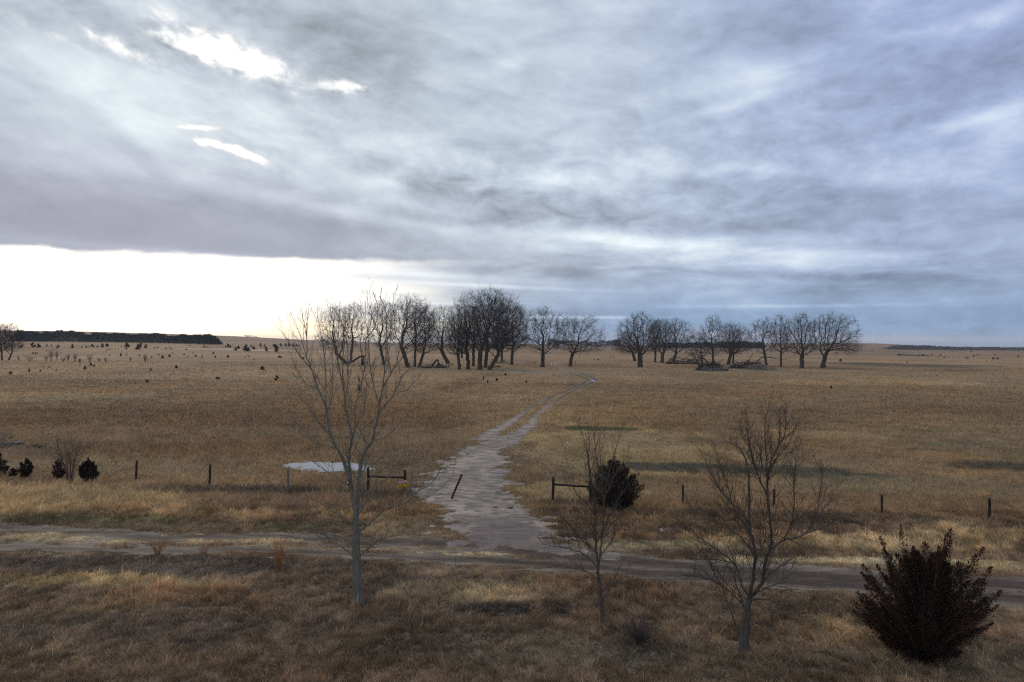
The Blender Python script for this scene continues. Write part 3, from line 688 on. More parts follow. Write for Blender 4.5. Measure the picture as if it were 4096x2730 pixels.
cottonwood(112, 1940, 1472, 1870, 2050, 1165, 14, 'cottonwood just right of the tallest one, set slightly back', 0.8, .25, .2, group=G1)
cottonwood(113, 1957, 1480, 1905, 2118, 1190, 15, 'cottonwood leaning right at the right edge of the front cluster', 1.1, .2, .9, group=G1)
cottonwood(114, 2007, 1451, 1960, 2050, 1255, 10, 'small cottonwood standing back above the bleached fallen branches', .5, .25, 0, group=G1)
cottonwood(115, 2046, 1460, 1998, 2112, 1208, 12, 'mid sized cottonwood standing alone right of the front cluster', 0.58, .22, .1, group=G1)
cottonwood(116, 2171, 1469, 2080, 2268, 1228, 15, 'round crowned cottonwood just left of the winding track', 0.72, .2, 0, group=G1)
cottonwood(117, 2281, 1466, 2212, 2432, 1252, 13, 'low forked cottonwood just right of the winding track', 0.65, .15, 0, group=G1)
cottonwood(118, 1847, 1433, 1815, 1880, 1290, 8, 'small far cottonwood seen between the trunks of the left grove', .3, .3, 0, group=G1)
cottonwood(201, 2540, 1445, 2448, 2570, 1320, 11, 'low cottonwood behind the first double trunk of the right grove', .6, .2, -.3, group=G2)
cottonwood(202, 2561, 1470, 2465, 2645, 1250, 20, 'double trunked cottonwood at the left end of the right grove', 1.4, .13, 0, group=G2)
cottonwood(203, 2621, 1450, 2585, 2662, 1275, 8, 'slim cottonwood right behind the double trunked one', .5, .2, 0, group=G2)
cottonwood(204, 2649, 1452, 2592, 2708, 1271, 13, 'cottonwood with a stout short trunk, fourth from left in the right grove', .9, .15, 0, group=G2)
cottonwood(205, 2690, 1449, 2645, 2778, 1273, 11, 'forked cottonwood just left of the heap of fallen limbs', .8, .12, .3, group=G2)
cottonwood(206, 2809, 1470, 2738, 2848, 1322, 8, 'short spreading cottonwood at the left side of the deadwood heap', .45, .3, 0, group=G2)
cottonwood(207, 2852, 1481, 2797, 2905, 1259, 9, 'tall thin forked cottonwood rising out of the deadwood heap', 0.43, .42, -.1, low=False, group=G2)
cottonwood(208, 2912, 1460, 2868, 3010, 1290, 13, 'bushy cottonwood behind the middle of the deadwood heap', 1.0, .15, .2, group=G2)
cottonwood(209, 2933, 1453, 2900, 2975, 1310, 8, 'small cottonwood tucked behind the bushy one', .35, .3, 0, group=G2)
cottonwood(210, 3066, 1463, 2990, 3118, 1264, 10, 'open forked cottonwood at the right side of the deadwood heap', 0.54, .3, -.4, low=False, group=G2)
cottonwood(211, 3124, 1468, 3078, 3165, 1252, 8, 'slender cottonwood between two larger ones, third from the right', .6, .3, 0, group=G2)
cottonwood(212, 3208, 1474, 3125, 3275, 1249, 17, 'broad thick trunked cottonwood, second from the right end', 1.01, .18, 0, group=G2)
cottonwood(213, 3291, 1473, 3238, 3445, 1245, 17, 'rightmost cottonwood with one long limb reaching right', 0.94, .18, .1, group=G2, extra=[(110, 78, 45, 30, .12)])
GE = 'bare trees at the left edge'
cottonwood(301, 8, 1442, -60, 52, 1292, 7, 'bare tree cut by the left edge of the pasture view', .6, .1, 0, name='bare_tree', group=GE)
cottonwood(302, 33, 1441, -5, 92, 1290, 6, 'bare tree leaning right, beside the one at the left edge', .6, .1, .5, name='bare_tree', group=GE)
cottonwood(303, 637, 1335, 626, 650, 1319, 1.6, 'tiny lone bare tree on the crest of the left hill', .1, .4, 0, name='bare_tree', step=1.1, leaf=1)

# ---- foreground trees traced as limbs in space
def grow(r, P, rad, out, lvl, k_sp, k_len, ang, upb, rmin, start=.15):
    seg = np.linalg.norm(np.diff(P, axis=0), axis=1); s_ = np.concatenate([[0], np.cumsum(seg)]); L = s_[-1]
    if L < .15: return
    n = max(1, int(L / k_sp)); side = r.random() * 6.28
    for i in range(n):
        t = start + (1 - start) * (i + r.random()) / n
        q = t * L; p = np.array([np.interp(q, s_, P[:, k]) for k in range(3)]); rr_ = np.interp(q, s_, rad)
        j = min(len(seg) - 1, np.searchsorted(s_, q, side='right') - 1); T = (P[j + 1] - P[j]) / (seg[j] + 1e-9)
        side += 2.4 + r.normal() * .5
        a = np.cross(T, (0.2, .3, 1.0)); a /= np.linalg.norm(a) + 1e-9; b = np.cross(T, a)
        D = T * math.cos(ang) + (a * math.cos(side) + b * math.sin(side)) * math.sin(ang) * (.8 + .5 * r.random())
        l = k_len * (.35 + .65 * (1 - t)) * (.55 + .75 * r.random()) * min(1.0, .35 + L * .4)
        m = 5 if lvl else 4; pts = [p]; dd = D / np.linalg.norm(D)
        for q_ in range(m - 1):
            dd = dd + np.array([0, 0, upb]) + r.normal(size=3) * .11; dd /= np.linalg.norm(dd); pts.append(pts[-1] + dd * l / (m - 1))
        r0 = min(rr_ * .6, rmin + .0075 * l); rd = np.linspace(r0, rmin * .7, m); pts = np.array(pts)
        out.append((pts, rd))
        if lvl > 0: grow(r, pts, rd, out, lvl - 1, k_sp * .8, k_len * .55, ang, upb, rmin, .2)
def traced(name, seed, limbs, label, mb, mt, lvl, k_sp, k_len, ang=.75, upb=.12, rmin=.0045, spread=.75, group=None, thick=.035):
    r = np.random.default_rng(seed); y00 = limbs[0][1][0][1]; limbs = [(a_, [(px0, y00 - (y00 - py0) * (.978 if name[0] == 'p' else 1)) for px0, py0 in b_]) for a_, b_ in limbs]; base = hit(*limbs[0][1][0]); depth = base[1]; all_p = []; big, small, tw_ = [], [], []
    for k, (r0, pts) in enumerate(limbs):
        if k == 0: P = [atdepth(sx, sy, depth) for sx, sy in pts]
        else:
            a = np.array(all_p); st = atdepth(*pts[0], depth); j = np.argmin(np.hypot(a[:, 0] - st[0], a[:, 2] - st[2]) + 0 * a[:, 1])
            y0 = a[j][1]; ph = r.uniform(-1, 1) * spread; P = [np.array([a[j][0], y0, a[j][2]])]; prev = P[0]; yy = y0
            for i, (sx, sy) in enumerate(pts[1:]):
                c = atdepth(sx, sy, yy); stp = math.hypot(c[0] - prev[0], c[2] - prev[2]); yy = yy + ph * stp * (.9 if i < 3 else .35)
                P.append(atdepth(sx, sy, yy)); prev = P[-1]
        P = spline(np.array(P), 5); P[1:-1] += r.normal(size=P[1:-1].shape) * .012 * min(1, r0 * 20)
        n = len(P); t = np.linspace(0, 1, n); rad = r0 * (.64 if r0 > .1 else .66) * (1 - t) ** 1.05 + max(rmin, r0 * .09)
        if k == 0: rad = r0 * (1 - .45 * t); rad[0] *= 1.5; rad[1] *= 1.14; P[0][2] = -.15
        all_p += list(P); c_ = int((rad > thick).sum())
        if c_ >= 2:
            big.append((P[:c_ + 0], rad[:c_]));
            if n - c_ >= 1: small.append((P[c_ - 1:], rad[c_ - 1:]))
        else: small.append((P, rad))
        if k > 0: grow(r, P, rad, tw_, lvl, k_sp, k_len, ang, upb, rmin, .12)
    o = thing(name, label, 'tree', (base[0], base[1], 0), group)
    a, b = MB(), MB(); a.tubes(big, 10); b.tubes(small, 6); b.tubes(tw_, 3)
    for q in (a, b): q.V = [v - np.array([base[0], base[1], 0]) for v in q.V]
    obj('trunk', a.mesh('trunk', mb, True), o); obj('crown', b.mesh('crown', mt), o); return o
pop = [(.20, [(1431, 2416), (1430, 2350), (1427, 2280), (1426, 2200), (1424, 2130), (1423, 2066)]),
 (.125, [(1423, 2075), (1418, 2010), (1409, 1959), (1396, 1900), (1387, 1869), (1374, 1828), (1352, 1784), (1320, 1715), (1310, 1650), (1301, 1602), (1271, 1532), (1245, 1452), (1229, 1404), (1226, 1324), (1210, 1227)]),
 (.115, [(1423, 2075), (1430, 2010), (1434, 1959), (1441, 1860), (1454, 1806), (1464, 1784), (1486, 1757), (1496, 1715), (1512, 1650), (1520, 1590), (1529, 1543), (1539, 1468), (1545, 1350), (1545, 1227), (1520, 1158)]),
 (.085, [(1409, 1965), (1400, 1880), (1396, 1820), (1408, 1736), (1400, 1690), (1389, 1656), (1379, 1570), (1374, 1530), (1357, 1463), (1341, 1361), (1336, 1281), (1320, 1200)]),
 (.05, [(1408, 1740), (1421, 1699), (1421, 1602), (1443, 1532), (1459, 1441), (1464, 1334), (1486, 1243), (1478, 1128)]),
 (.035, [(1301, 1610), (1303, 1520), (1301, 1431), (1290, 1350), (1282, 1307), (1267, 1200)]),
 (.02, [(1229, 1404), (1202, 1324), (1186, 1281), (1162, 1222)]), (.016, [(1226, 1330), (1229, 1270), (1237, 1190)]),
 (.024, [(1271, 1532), (1223, 1516), (1180, 1441), (1160, 1390)]),
 (.028, [(1379, 1570), (1392, 1511), (1391, 1420), (1385, 1340), (1345, 1215)]), (.022, [(1379, 1560), (1372, 1430), (1375, 1300), (1346, 1198)]),
 (.045, [(1512, 1650), (1571, 1565), (1609, 1484), (1641, 1452), (1668, 1388)]), (.03, [(1507, 1612), (1486, 1484), (1475, 1377), (1470, 1297), (1434, 1155)]),
 (.028, [(1529, 1543), (1582, 1441), (1598, 1372), (1614, 1281), (1633, 1163)]), (.026, [(1539, 1468), (1550, 1370), (1561, 1281), (1577, 1139)]),
 (.02, [(1571, 1565), (1625, 1543), (1679, 1484), (1700, 1440)]), (.022, [(1464, 1334), (1500, 1280), (1510, 1200), (1491, 1140)]), (.018, [(1459, 1441), (1440, 1350), (1460, 1260), (1461, 1180)]),
 (.035, [(1486, 1773), (1545, 1731), (1609, 1666), (1660, 1620), (1700, 1578)]),
 (.05, [(1441, 2133), (1490, 2075), (1543, 2030), (1634, 1976), (1719, 1928), (1760, 1870), (1788, 1800)]), (.024, [(1560, 2020), (1640, 2000), (1720, 1975), (1815, 1897)]),
 (.045, [(1445, 2226), (1476, 2186), (1512, 2155), (1580, 2137), (1650, 2118), (1700, 2100)]), (.035, [(1438, 2066), (1459, 2003), (1503, 1950), (1580, 1878), (1640, 1836)]), (.028, [(1435, 1970), (1480, 1900), (1540, 1860), (1620, 1840), (1690, 1800)]), (.024, [(1440, 1900), (1490, 1850), (1560, 1790), (1650, 1770)]),
 (.05, [(1409, 2226), (1383, 2195), (1334, 2159), (1280, 2124), (1240, 2095), (1205, 2075)]), (.03, [(1412, 2168), (1360, 2141), (1300, 2130), (1245, 2118), (1190, 2140)]), (.04, [(1414, 2092), (1369, 2057), (1307, 2021), (1260, 1990), (1215, 1960)]),
 (.032, [(1400, 1932), (1360, 1909), (1307, 1874), (1253, 1838), (1195, 1800)]), (.028, [(1414, 2110), (1360, 2090), (1290, 2060), (1210, 2020), (1150, 1990)]), (.022, [(1412, 2190), (1360, 2180), (1300, 2185), (1240, 2195)]), (.022, [(1444, 2180), (1500, 2185), (1560, 2175), (1640, 2180)]),
 (.04, [(1352, 1790), (1304, 1768), (1261, 1752), (1212, 1704), (1175, 1661), (1150, 1600)]), (.035, [(1330, 1736), (1282, 1682), (1245, 1634), (1207, 1575), (1154, 1543)]), (.025, [(1245, 1452), (1200, 1400), (1160, 1350), (1115, 1290)]),
 (.022, [(1405, 1700), (1450, 1640), (1465, 1560), (1460, 1450)]), (.022, [(1441, 1870), (1460, 1780), (1455, 1660), (1460, 1580)]), (.03, [(1464, 1784), (1455, 1740), (1430, 1680)]), (.02, [(1310, 1650), (1330, 1560), (1330, 1450), (1325, 1350)])]
traced('poplar_tree', 7, pop, 'tall pale grey poplar with upswept leaders, nearest tree on the left of the driveway', m_pop, m_popt, 2, .25, 1.2, .58, .26, .0055, .55)
tb = [(.085, [(2407, 2508), (2407, 2450), (2402, 2370), (2396, 2310), (2388, 2265)]),
 (.05, [(2388, 2273), (2382, 2176), (2380, 2064), (2368, 1953), (2354, 1863), (2343, 1779), (2302, 1668)]), (.045, [(2392, 2268), (2402, 2200), (2413, 2106), (2414, 2023), (2427, 1939), (2448, 1849), (2468, 1779), (2480, 1720)]),
 (.028, [(2380, 2064), (2384, 1960), (2392, 1884), (2378, 1759), (2385, 1668)]), (.022, [(2368, 1953), (2355, 1840), (2358, 1780), (2350, 1690)]), (.022, [(2414, 2023), (2410, 1930), (2399, 1793), (2405, 1710)]),
 (.026, [(2385, 2259), (2322, 2210), (2239, 2190), (2176, 2176), (2142, 2141)]), (.024, [(2383, 2220), (2309, 2141), (2270, 2090), (2239, 2064), (2190, 2030)]), (.02, [(2380, 2060), (2340, 2010), (2308, 1981), (2280, 1920), (2260, 1863)]), (.02, [(2398, 2320), (2350, 2290), (2300, 2275), (2239, 2266), (2190, 2250)]),
 (.026, [(2402, 2370), (2448, 2336), (2517, 2329), (2580, 2308)]), (.02, [(2400, 2230), (2440, 2170), (2470, 2110), (2489, 2064)]), (.02, [(2413, 2100), (2450, 2040), (2475, 1995), (2517, 1932)]), (.018, [(2420, 1990), (2460, 1900), (2500, 1840), (2517, 1786)]), (.018, [(2385, 2170), (2420, 2120), (2450, 2060), (2480, 2010)]), (.02, [(2382, 2150), (2340, 2080), (2310, 2040), (2240, 1990)]), (.016, [(2405, 2400), (2430, 2370), (2440, 2330)]), (.02, [(2385, 2200), (2340, 2170), (2290, 2160), (2230, 2120)])]
traced('young_elm_tree', 8, tb, 'small slim bare tree standing in front of the round dark juniper', m_elm, m_elmt, 2, .13, .85, .68, .18, .0048, .6, thick=.03)
tcl = [(.165, [(2974, 2603), (2978, 2550), (2985, 2480), (2990, 2430), (2997, 2395)]),
 (.085, [(2997, 2400), (3004, 2350), (3011, 2315), (3018, 2210), (3004, 2127), (2997, 2037), (2993, 1898), (2969, 1807), (2934, 1779), (2913, 1752)]),
 (.09, [(2999, 2400), (3030, 2360), (3052, 2315), (3066, 2231), (3084, 2176), (3080, 2071), (3070, 1967), (3077, 1877), (3101, 1807), (3135, 1745), (3143, 1613)]),
 (.035, [(3070, 1975), (3066, 1842), (3059, 1724), (3080, 1592)]), (.035, [(3070, 1967), (3031, 1898), (3004, 1814), (2990, 1720), (2983, 1633)]), (.022, [(3101, 1807), (3120, 1720), (3115, 1640)]), (.022, [(3077, 1877), (3110, 1830), (3150, 1780), (3190, 1690)]),
 (.05, [(3080, 2190), (3136, 2162), (3212, 2141), (3268, 2078), (3317, 2002), (3365, 1925)]), (.03, [(3136, 2162), (3171, 2071), (3177, 1939), (3184, 1842), (3200, 1770)]), (.025, [(3212, 2141), (3316, 2099), (3393, 2050)]), (.025, [(3268, 2078), (3275, 1990), (3290, 1900), (3250, 1820)]),
 (.04, [(3011, 2217), (2969, 2155), (2899, 2106), (2830, 2078), (2767, 2037), (2726, 1939)]), (.05, [(2990, 2390), (2962, 2329), (2941, 2259), (2872, 2203), (2795, 2148), (2726, 2092), (2691, 2071)]), (.035, [(2999, 2080), (2960, 2040), (2913, 2002), (2851, 1911), (2815, 1830), (2781, 1779)]), (.03, [(2999, 2100), (2940, 2040), (2906, 1939), (2872, 1828), (2851, 1775)]),
 (.045, [(2975, 2470), (2962, 2384), (2941, 2329), (2934, 2245), (2910, 2180)]), (.03, [(2965, 2415), (2900, 2350), (2830, 2315), (2760, 2301), (2700, 2310)]), (.05, [(2965, 2586), (2945, 2520), (2934, 2475), (2913, 2419), (2893, 2350), (2900, 2245)]), (.03, [(2896, 2360), (2860, 2300), (2830, 2230), (2780, 2180)]),
 (.04, [(2997, 2400), (3050, 2398), (3087, 2405), (3143, 2433), (3212, 2454), (3268, 2440), (3296, 2419)]), (.03, [(3020, 2375), (3070, 2350), (3108, 2336), (3150, 2300), (3185, 2245)]), (.018, [(2990, 2500), (3040, 2492), (3073, 2496), (3105, 2503)]), (.03, [(3050, 2320), (3100, 2280), (3160, 2240), (3230, 2200)]),
 (.028, [(3015, 2230), (3060, 2150), (3050, 2060), (3040, 1980)]), (.025, [(2993, 1900), (3010, 1830), (2985, 1760), (2960, 1700)]), (.025, [(2941, 2259), (2880, 2240), (2820, 2240), (2740, 2230)])]
traced('spreading_elm_tree', 9, tcl, 'largest dark spreading bare tree in front, forking low beside the big brown juniper', m_elm, m_elmt, 2, .135, 1.05, .68, .16, .005, .7)

def bush(name, sx, sy, w, h, label, seed, nst=9, lvl=2, mat=None, cat='bush', group=None, rmin=.004, fan=.9, sp=.3, r0=.02):
    r = np.random.default_rng(seed); p = hit(sx, sy); s = p[1] / F; W, Hh = w * s / 2, h * s; out = []
    for k in range(nst):
        a = r.random() * 6.28; rr_ = (.15 + .85 * r.random()) * W * fan; tipv = np.array([math.cos(a) * rr_, math.sin(a) * rr_, Hh * (.55 + .4 * r.random())])
        m = 6; t = np.linspace(0, 1, m)[:, None]; st = np.array([math.cos(a), math.sin(a), 0]) * W * .08
        P = st + tipv * np.hstack([t ** 1.1, t ** 1.1, t ** .85]) + r.normal(size=(m, 3)) * .03 * Hh * t; P[0][2] = -.05
        rad = np.linspace(r0, rmin, m); out.append((P, rad)); grow(r, P, rad, out, lvl, Hh * .11 if Hh < 3 else Hh * .09, Hh * sp, .75, .05, rmin, .3)
    b = MB(); b.tubes(out, 3)
    return obj(name, b.mesh(name, mat or m_bush), None, p, label, cat, group)
bush('bare_bush', 280, 1936, 210, 205, 'leafless reddish thorn bush standing between two dark junipers by the fence', 21, 16, 2, rmin=.006, r0=.028, sp=.35)
bush('dead_shrub', 2556, 2576, 180, 105, 'low dead shrub of dark thin stems right of the slim bare tree foot', 22, 60, 1, m_elmt, rmin=.005, r0=.013)
bush('sapling', 2698, 2385, 40, 110, 'thin leafless sapling on the near road verge between two bare trees', 23, 1, 1, m_elmt, rmin=.0035, r0=.01, fan=.2, sp=.2)
bush('sapling', 1822, 2275, 30, 70, 'short leafless sapling by the lower wheel rut below the driveway mouth', 24, 1, 1, m_elmt, rmin=.0035, r0=.01, fan=.2, sp=.2)
for k, (zx, zy, w, h) in enumerate([(255, 480, 60, 50), (400, 490, 130, 80), (620, 492, 110, 85), (690, 492, 60, 160), (765, 482, 30, 130), (850, 500, 90, 75), (915, 495, 60, 90), (1010, 500, 90, 110), (1205, 502, 110, 110), (1335, 500, 60, 60), (1425, 502, 55, 60), (1950, 518, 40, 110), (1755, 495, 25, 55)]):
    ordn = ['first', 'second', 'third', 'fourth', 'fifth', 'sixth', 'seventh', 'eighth', 'ninth', 'tenth', 'eleventh', 'thirteenth', 'twelfth'][k]
    bush('grey_thicket_bush', zx * .2975, 1300 + zy * .2975, w * .2975 * 1.25, h * .2975 * 1.2, ordn + ' from left in the row of grey leafless bushes beside the left edge trees', 40 + k, 12, 1, solid('grey_brush_twigs', (.15, .12, .11), .2, 1) if k == 0 else bpy.data.materials['grey_brush_twigs'], group='row of grey leafless bushes', rmin=.02, r0=.04)
bush('orange_grass_clump', 1115, 2293, 85, 165, 'tall orange bluestem clump standing by the lower rut left of the pale poplar', 60, 60, 0, solid('orange_bluestem', (.40, .19, .085), .3, 5), 'grass clump', rmin=.004, r0=.007, fan=.9, sp=.1)
bush('orange_grass_clump', 630, 2222, 120, 85, 'low orange bluestem clump on the left road edge', 61, 50, 0, bpy.data.materials['orange_bluestem'], 'grass clump', rmin=.004, r0=.006, sp=.1)
bush('orange_grass_clump', 815, 2225, 110, 75, 'sparse orange bluestem clump, middle of three on the left road edge', 62, 34, 0, bpy.data.materials['orange_bluestem'], 'grass clump', rmin=.004, r0=.006, sp=.1)

# ------------------------------------------------------------------ JUNIPERS
m_jun = attrmat('juniper_foliage', transl=.1)
def foliage(r, P, D, size, col, cvar=.35, kw=.17):
    """leaf sprays: thin kites at P pointing along D"""
    n = len(P); D = D / (np.linalg.norm(D, axis=1, keepdims=True) + 1e-9)
    s_ = np.cross(D, r.normal(size=(n, 3))); s_ /= np.linalg.norm(s_, axis=1, keepdims=True) + 1e-9
    L = size * (.6 + .8 * r.random(n))[:, None]
    V = np.stack([P, P + D * L * .45 + s_ * L * kw, P + D * L, P + D * L * .45 - s_ * L * kw], 1).reshape(-1, 3)
    c = np.array(col) * (1 + cvar * (r.random((n, 1)) * 2 - 1)); c = c * (1 + .25 * (r.random((n, 3)) - .5))
    return V, (np.arange(n)[:, None] * 4 + np.arange(4)), np.repeat(c, 4, 0)
def juniper_mb(seed, W, Hh, n, size, plumes, shape='egg', c1=(.030, .028, .020), c2=(.075, .036, .026), red=.4, spikes=None):
    r = np.random.default_rng(seed); mb = MB(); tr = MB(); ax = []
    for k in range(plumes):
        t = r.random() ** .8; a = r.random() * 6.283
        if shape == 'cone': prof = (1 - t) ** .8 * .95 + .05
        else: prof = math.sin(math.pi * (t * .86 + .12)) ** .65
        rad = W / 2 * prof * ((.72 + .35 * r.random()) if plumes != 118 else (.5 + .62 * r.random())); z = Hh * (.06 + .86 * t)
        tip = np.array([math.cos(a) * rad, math.sin(a) * rad, z]); st = np.array([math.cos(a) * rad * .12, math.sin(a) * rad * .12, max(.03, z - (rad * .75 + Hh * .14))])
        ax.append((st, tip, W * ((.075 + .04 * r.random()) if plumes != 118 else (.035 + .05 * r.random()))))
    ax.append((np.array([0, 0, Hh * .55]), np.array([0, 0, Hh]), W * .09))
    for s_ in (spikes or []):
        for q_ in range(3): ax.append((np.array([s_[0] * .3, s_[1] * .3, s_[2] * .3]), np.array(s_) * (1 - .12 * q_) + r.normal(size=3) * W * .025 * q_, W * .07))
    per = max(6, n // len(ax))
    for (a, b, wd) in ax:
        t = r.random(per) ** .75; ln = np.linalg.norm(b - a); d_ = (b - a) / ln
        w_ = wd * (1 - t ** 1.5 * .92) * (.5 + .5 * np.minimum(1, t * 4)); o_ = r.normal(size=(per, 3)) * w_[:, None] * .75
        P = a + (b - a) * t[:, None] + o_; D = d_ + o_ / (w_[:, None] + 1e-6) * .35 + r.normal(size=(per, 3)) * .35 + np.array([0, 0, .3])
        rd = np.clip((r.random() < red) * .5 + r.random() * .4 + .25 * (b[2] / Hh - .5), 0, 1)
        V, q, c = foliage(r, P, D, size, np.array(c1) * (1 - rd) + np.array(c2) * rd, .22); V[:, 2] = np.maximum(V[:, 2], .01); mb.add(V, [q], c)
        tr.tubes([(np.array([a * .2 + np.array([0, 0, .02]), a * .6 + b * .1, b * .85 + a * .15]), np.array([.03, .02, .006]) * max(.5, W / 4))], 5)
    tr.tubes([(np.array([[0, 0, -.2], [0, 0, Hh * .3], [0.02, 0, Hh * .7]]), np.array([.09, .07, .02]) * max(.25, W / 4))], 8)
    return mb, tr
m_jb = solid('juniper_bark', (.12, .09, .07), .3, 6)
def juniper(seed, sx, sy, w, h, n, size, plumes, label, **kw):
    p = hit(sx, sy); s = p[1] / F
    sp = kw.pop('spk', None)
    if sp: kw['spikes'] = [((q[0] - sx) * s, q[2] * s, (sy - q[1]) * s) for q in sp]
    mb, tr = juniper_mb(seed, w * s, h * s, n, size, plumes, **kw); o = thing('juniper_tree', label, 'juniper', p)
    obj('foliage', mb.mesh('foliage', m_jun, usecol=True), o); obj('trunk', tr.mesh('trunk', m_jb), o); return o
spk = [(3627, 2120, 60), (3752, 2118, -60), (3838, 2135, 70), (3930, 2192, 0), (3535, 2212, -50), (3468, 2275, 40), (3965, 2345, -60), (3440, 2400, 0), (3452, 2480, 90), (3690, 2160, -120), (3900, 2280, 120), (3972, 2420, 60), (3590, 2190, 150), (3880, 2230, -140), (3480, 2360, -150)]
juniper(31, 3695, 2632, 505, 455, 110000, .062, 118, 'big spiky red brown juniper in the near right corner before the road', c1=(.026, .022, .017), c2=(.066, .034, .024), red=.6, spk=spk)
juniper(32, 2458, 2036, 228, 208, 60000, .06, 150, 'round dark juniper covering the end of the right brace rail', c1=(.022, .021, .016), c2=(.06, .035, .024), red=.15)
juniper(33, -12, 1898, 100, 100, 6000, .12, 40, 'dark juniper cut off by the left picture edge', red=.1, shape='cone')
juniper(34, 104, 1908, 58, 72, 4500, .10, 30, 'small dark juniper near the left edge with a pointed top', red=.4)
juniper(35, 51, 1905, 34, 30, 1200, .09, 12, 'tiny juniper tucked between the two leftmost fence junipers', red=.1)
juniper(36, 232, 1916, 54, 76, 4000, .10, 26, 'reddish thin juniper at the left foot of the thorn bush', red=1.0, c2=(.085, .045, .045))
juniper(37, 352, 1928, 80, 94, 7000, .10, 40, 'dense dark juniper at the right foot of the thorn bush', red=.15)

# scattered young junipers in the pasture: shared meshes, one object each
protos = []
for k in range(6):
    mb, tr = juniper_mb(60 + k, 1.0, 1.0, 620, .17, 16 + 3 * k, shape=('cone' if k % 2 else 'egg'), red=(.2, .9)[k // 3], c1=(.032, .032, .02), c2=(.085, .042, .028))
    for v in tr.V: pass
    for v, c in zip(tr.V, tr.c): mb.V.append(v); mb.c.append(np.broadcast_to((.06, .045, .035), v.shape))
    for q in tr.P: mb.P.append(q + mb.n)
    protos.append(mb.mesh('young_juniper', m_jun, usecol=True))
ones = ['', 'first', 'second', 'third', 'fourth', 'fifth', 'sixth', 'seventh', 'eighth', 'ninth', 'tenth', 'eleventh', 'twelfth', 'thirteenth', 'fourteenth', 'fifteenth', 'sixteenth', 'seventeenth', 'eighteenth', 'nineteenth']
tens = {2: 'twenty', 3: 'thirty', 4: 'forty', 5: 'fifty'}; tth = {20: 'twentieth', 30: 'thirtieth', 40: 'fortieth', 50: 'fiftieth'}
def ordinal(n): return ones[n] if n < 20 else (tth[n] if n % 10 == 0 else tens[n // 10] + '-' + ones[n % 10])
def L2(l): return [(x * .2975, 1300 + y * .2975, w * .2975, h * .2975) for x, y, w, h in l]
def L3(l): return [(700 + x * .255, 1300 + y * .255, w * .255, h * .255) for x, y, w, h in l]
def L5(l): return [(1700 + x * .34, 1300 + y * .34, w * .34, h * .34) for x, y, w, h in l]
def L7(l): return [(3300 + x * .3383, 1300 + y * .3383, w * .3383, h * .3383) for x, y, w, h in l]
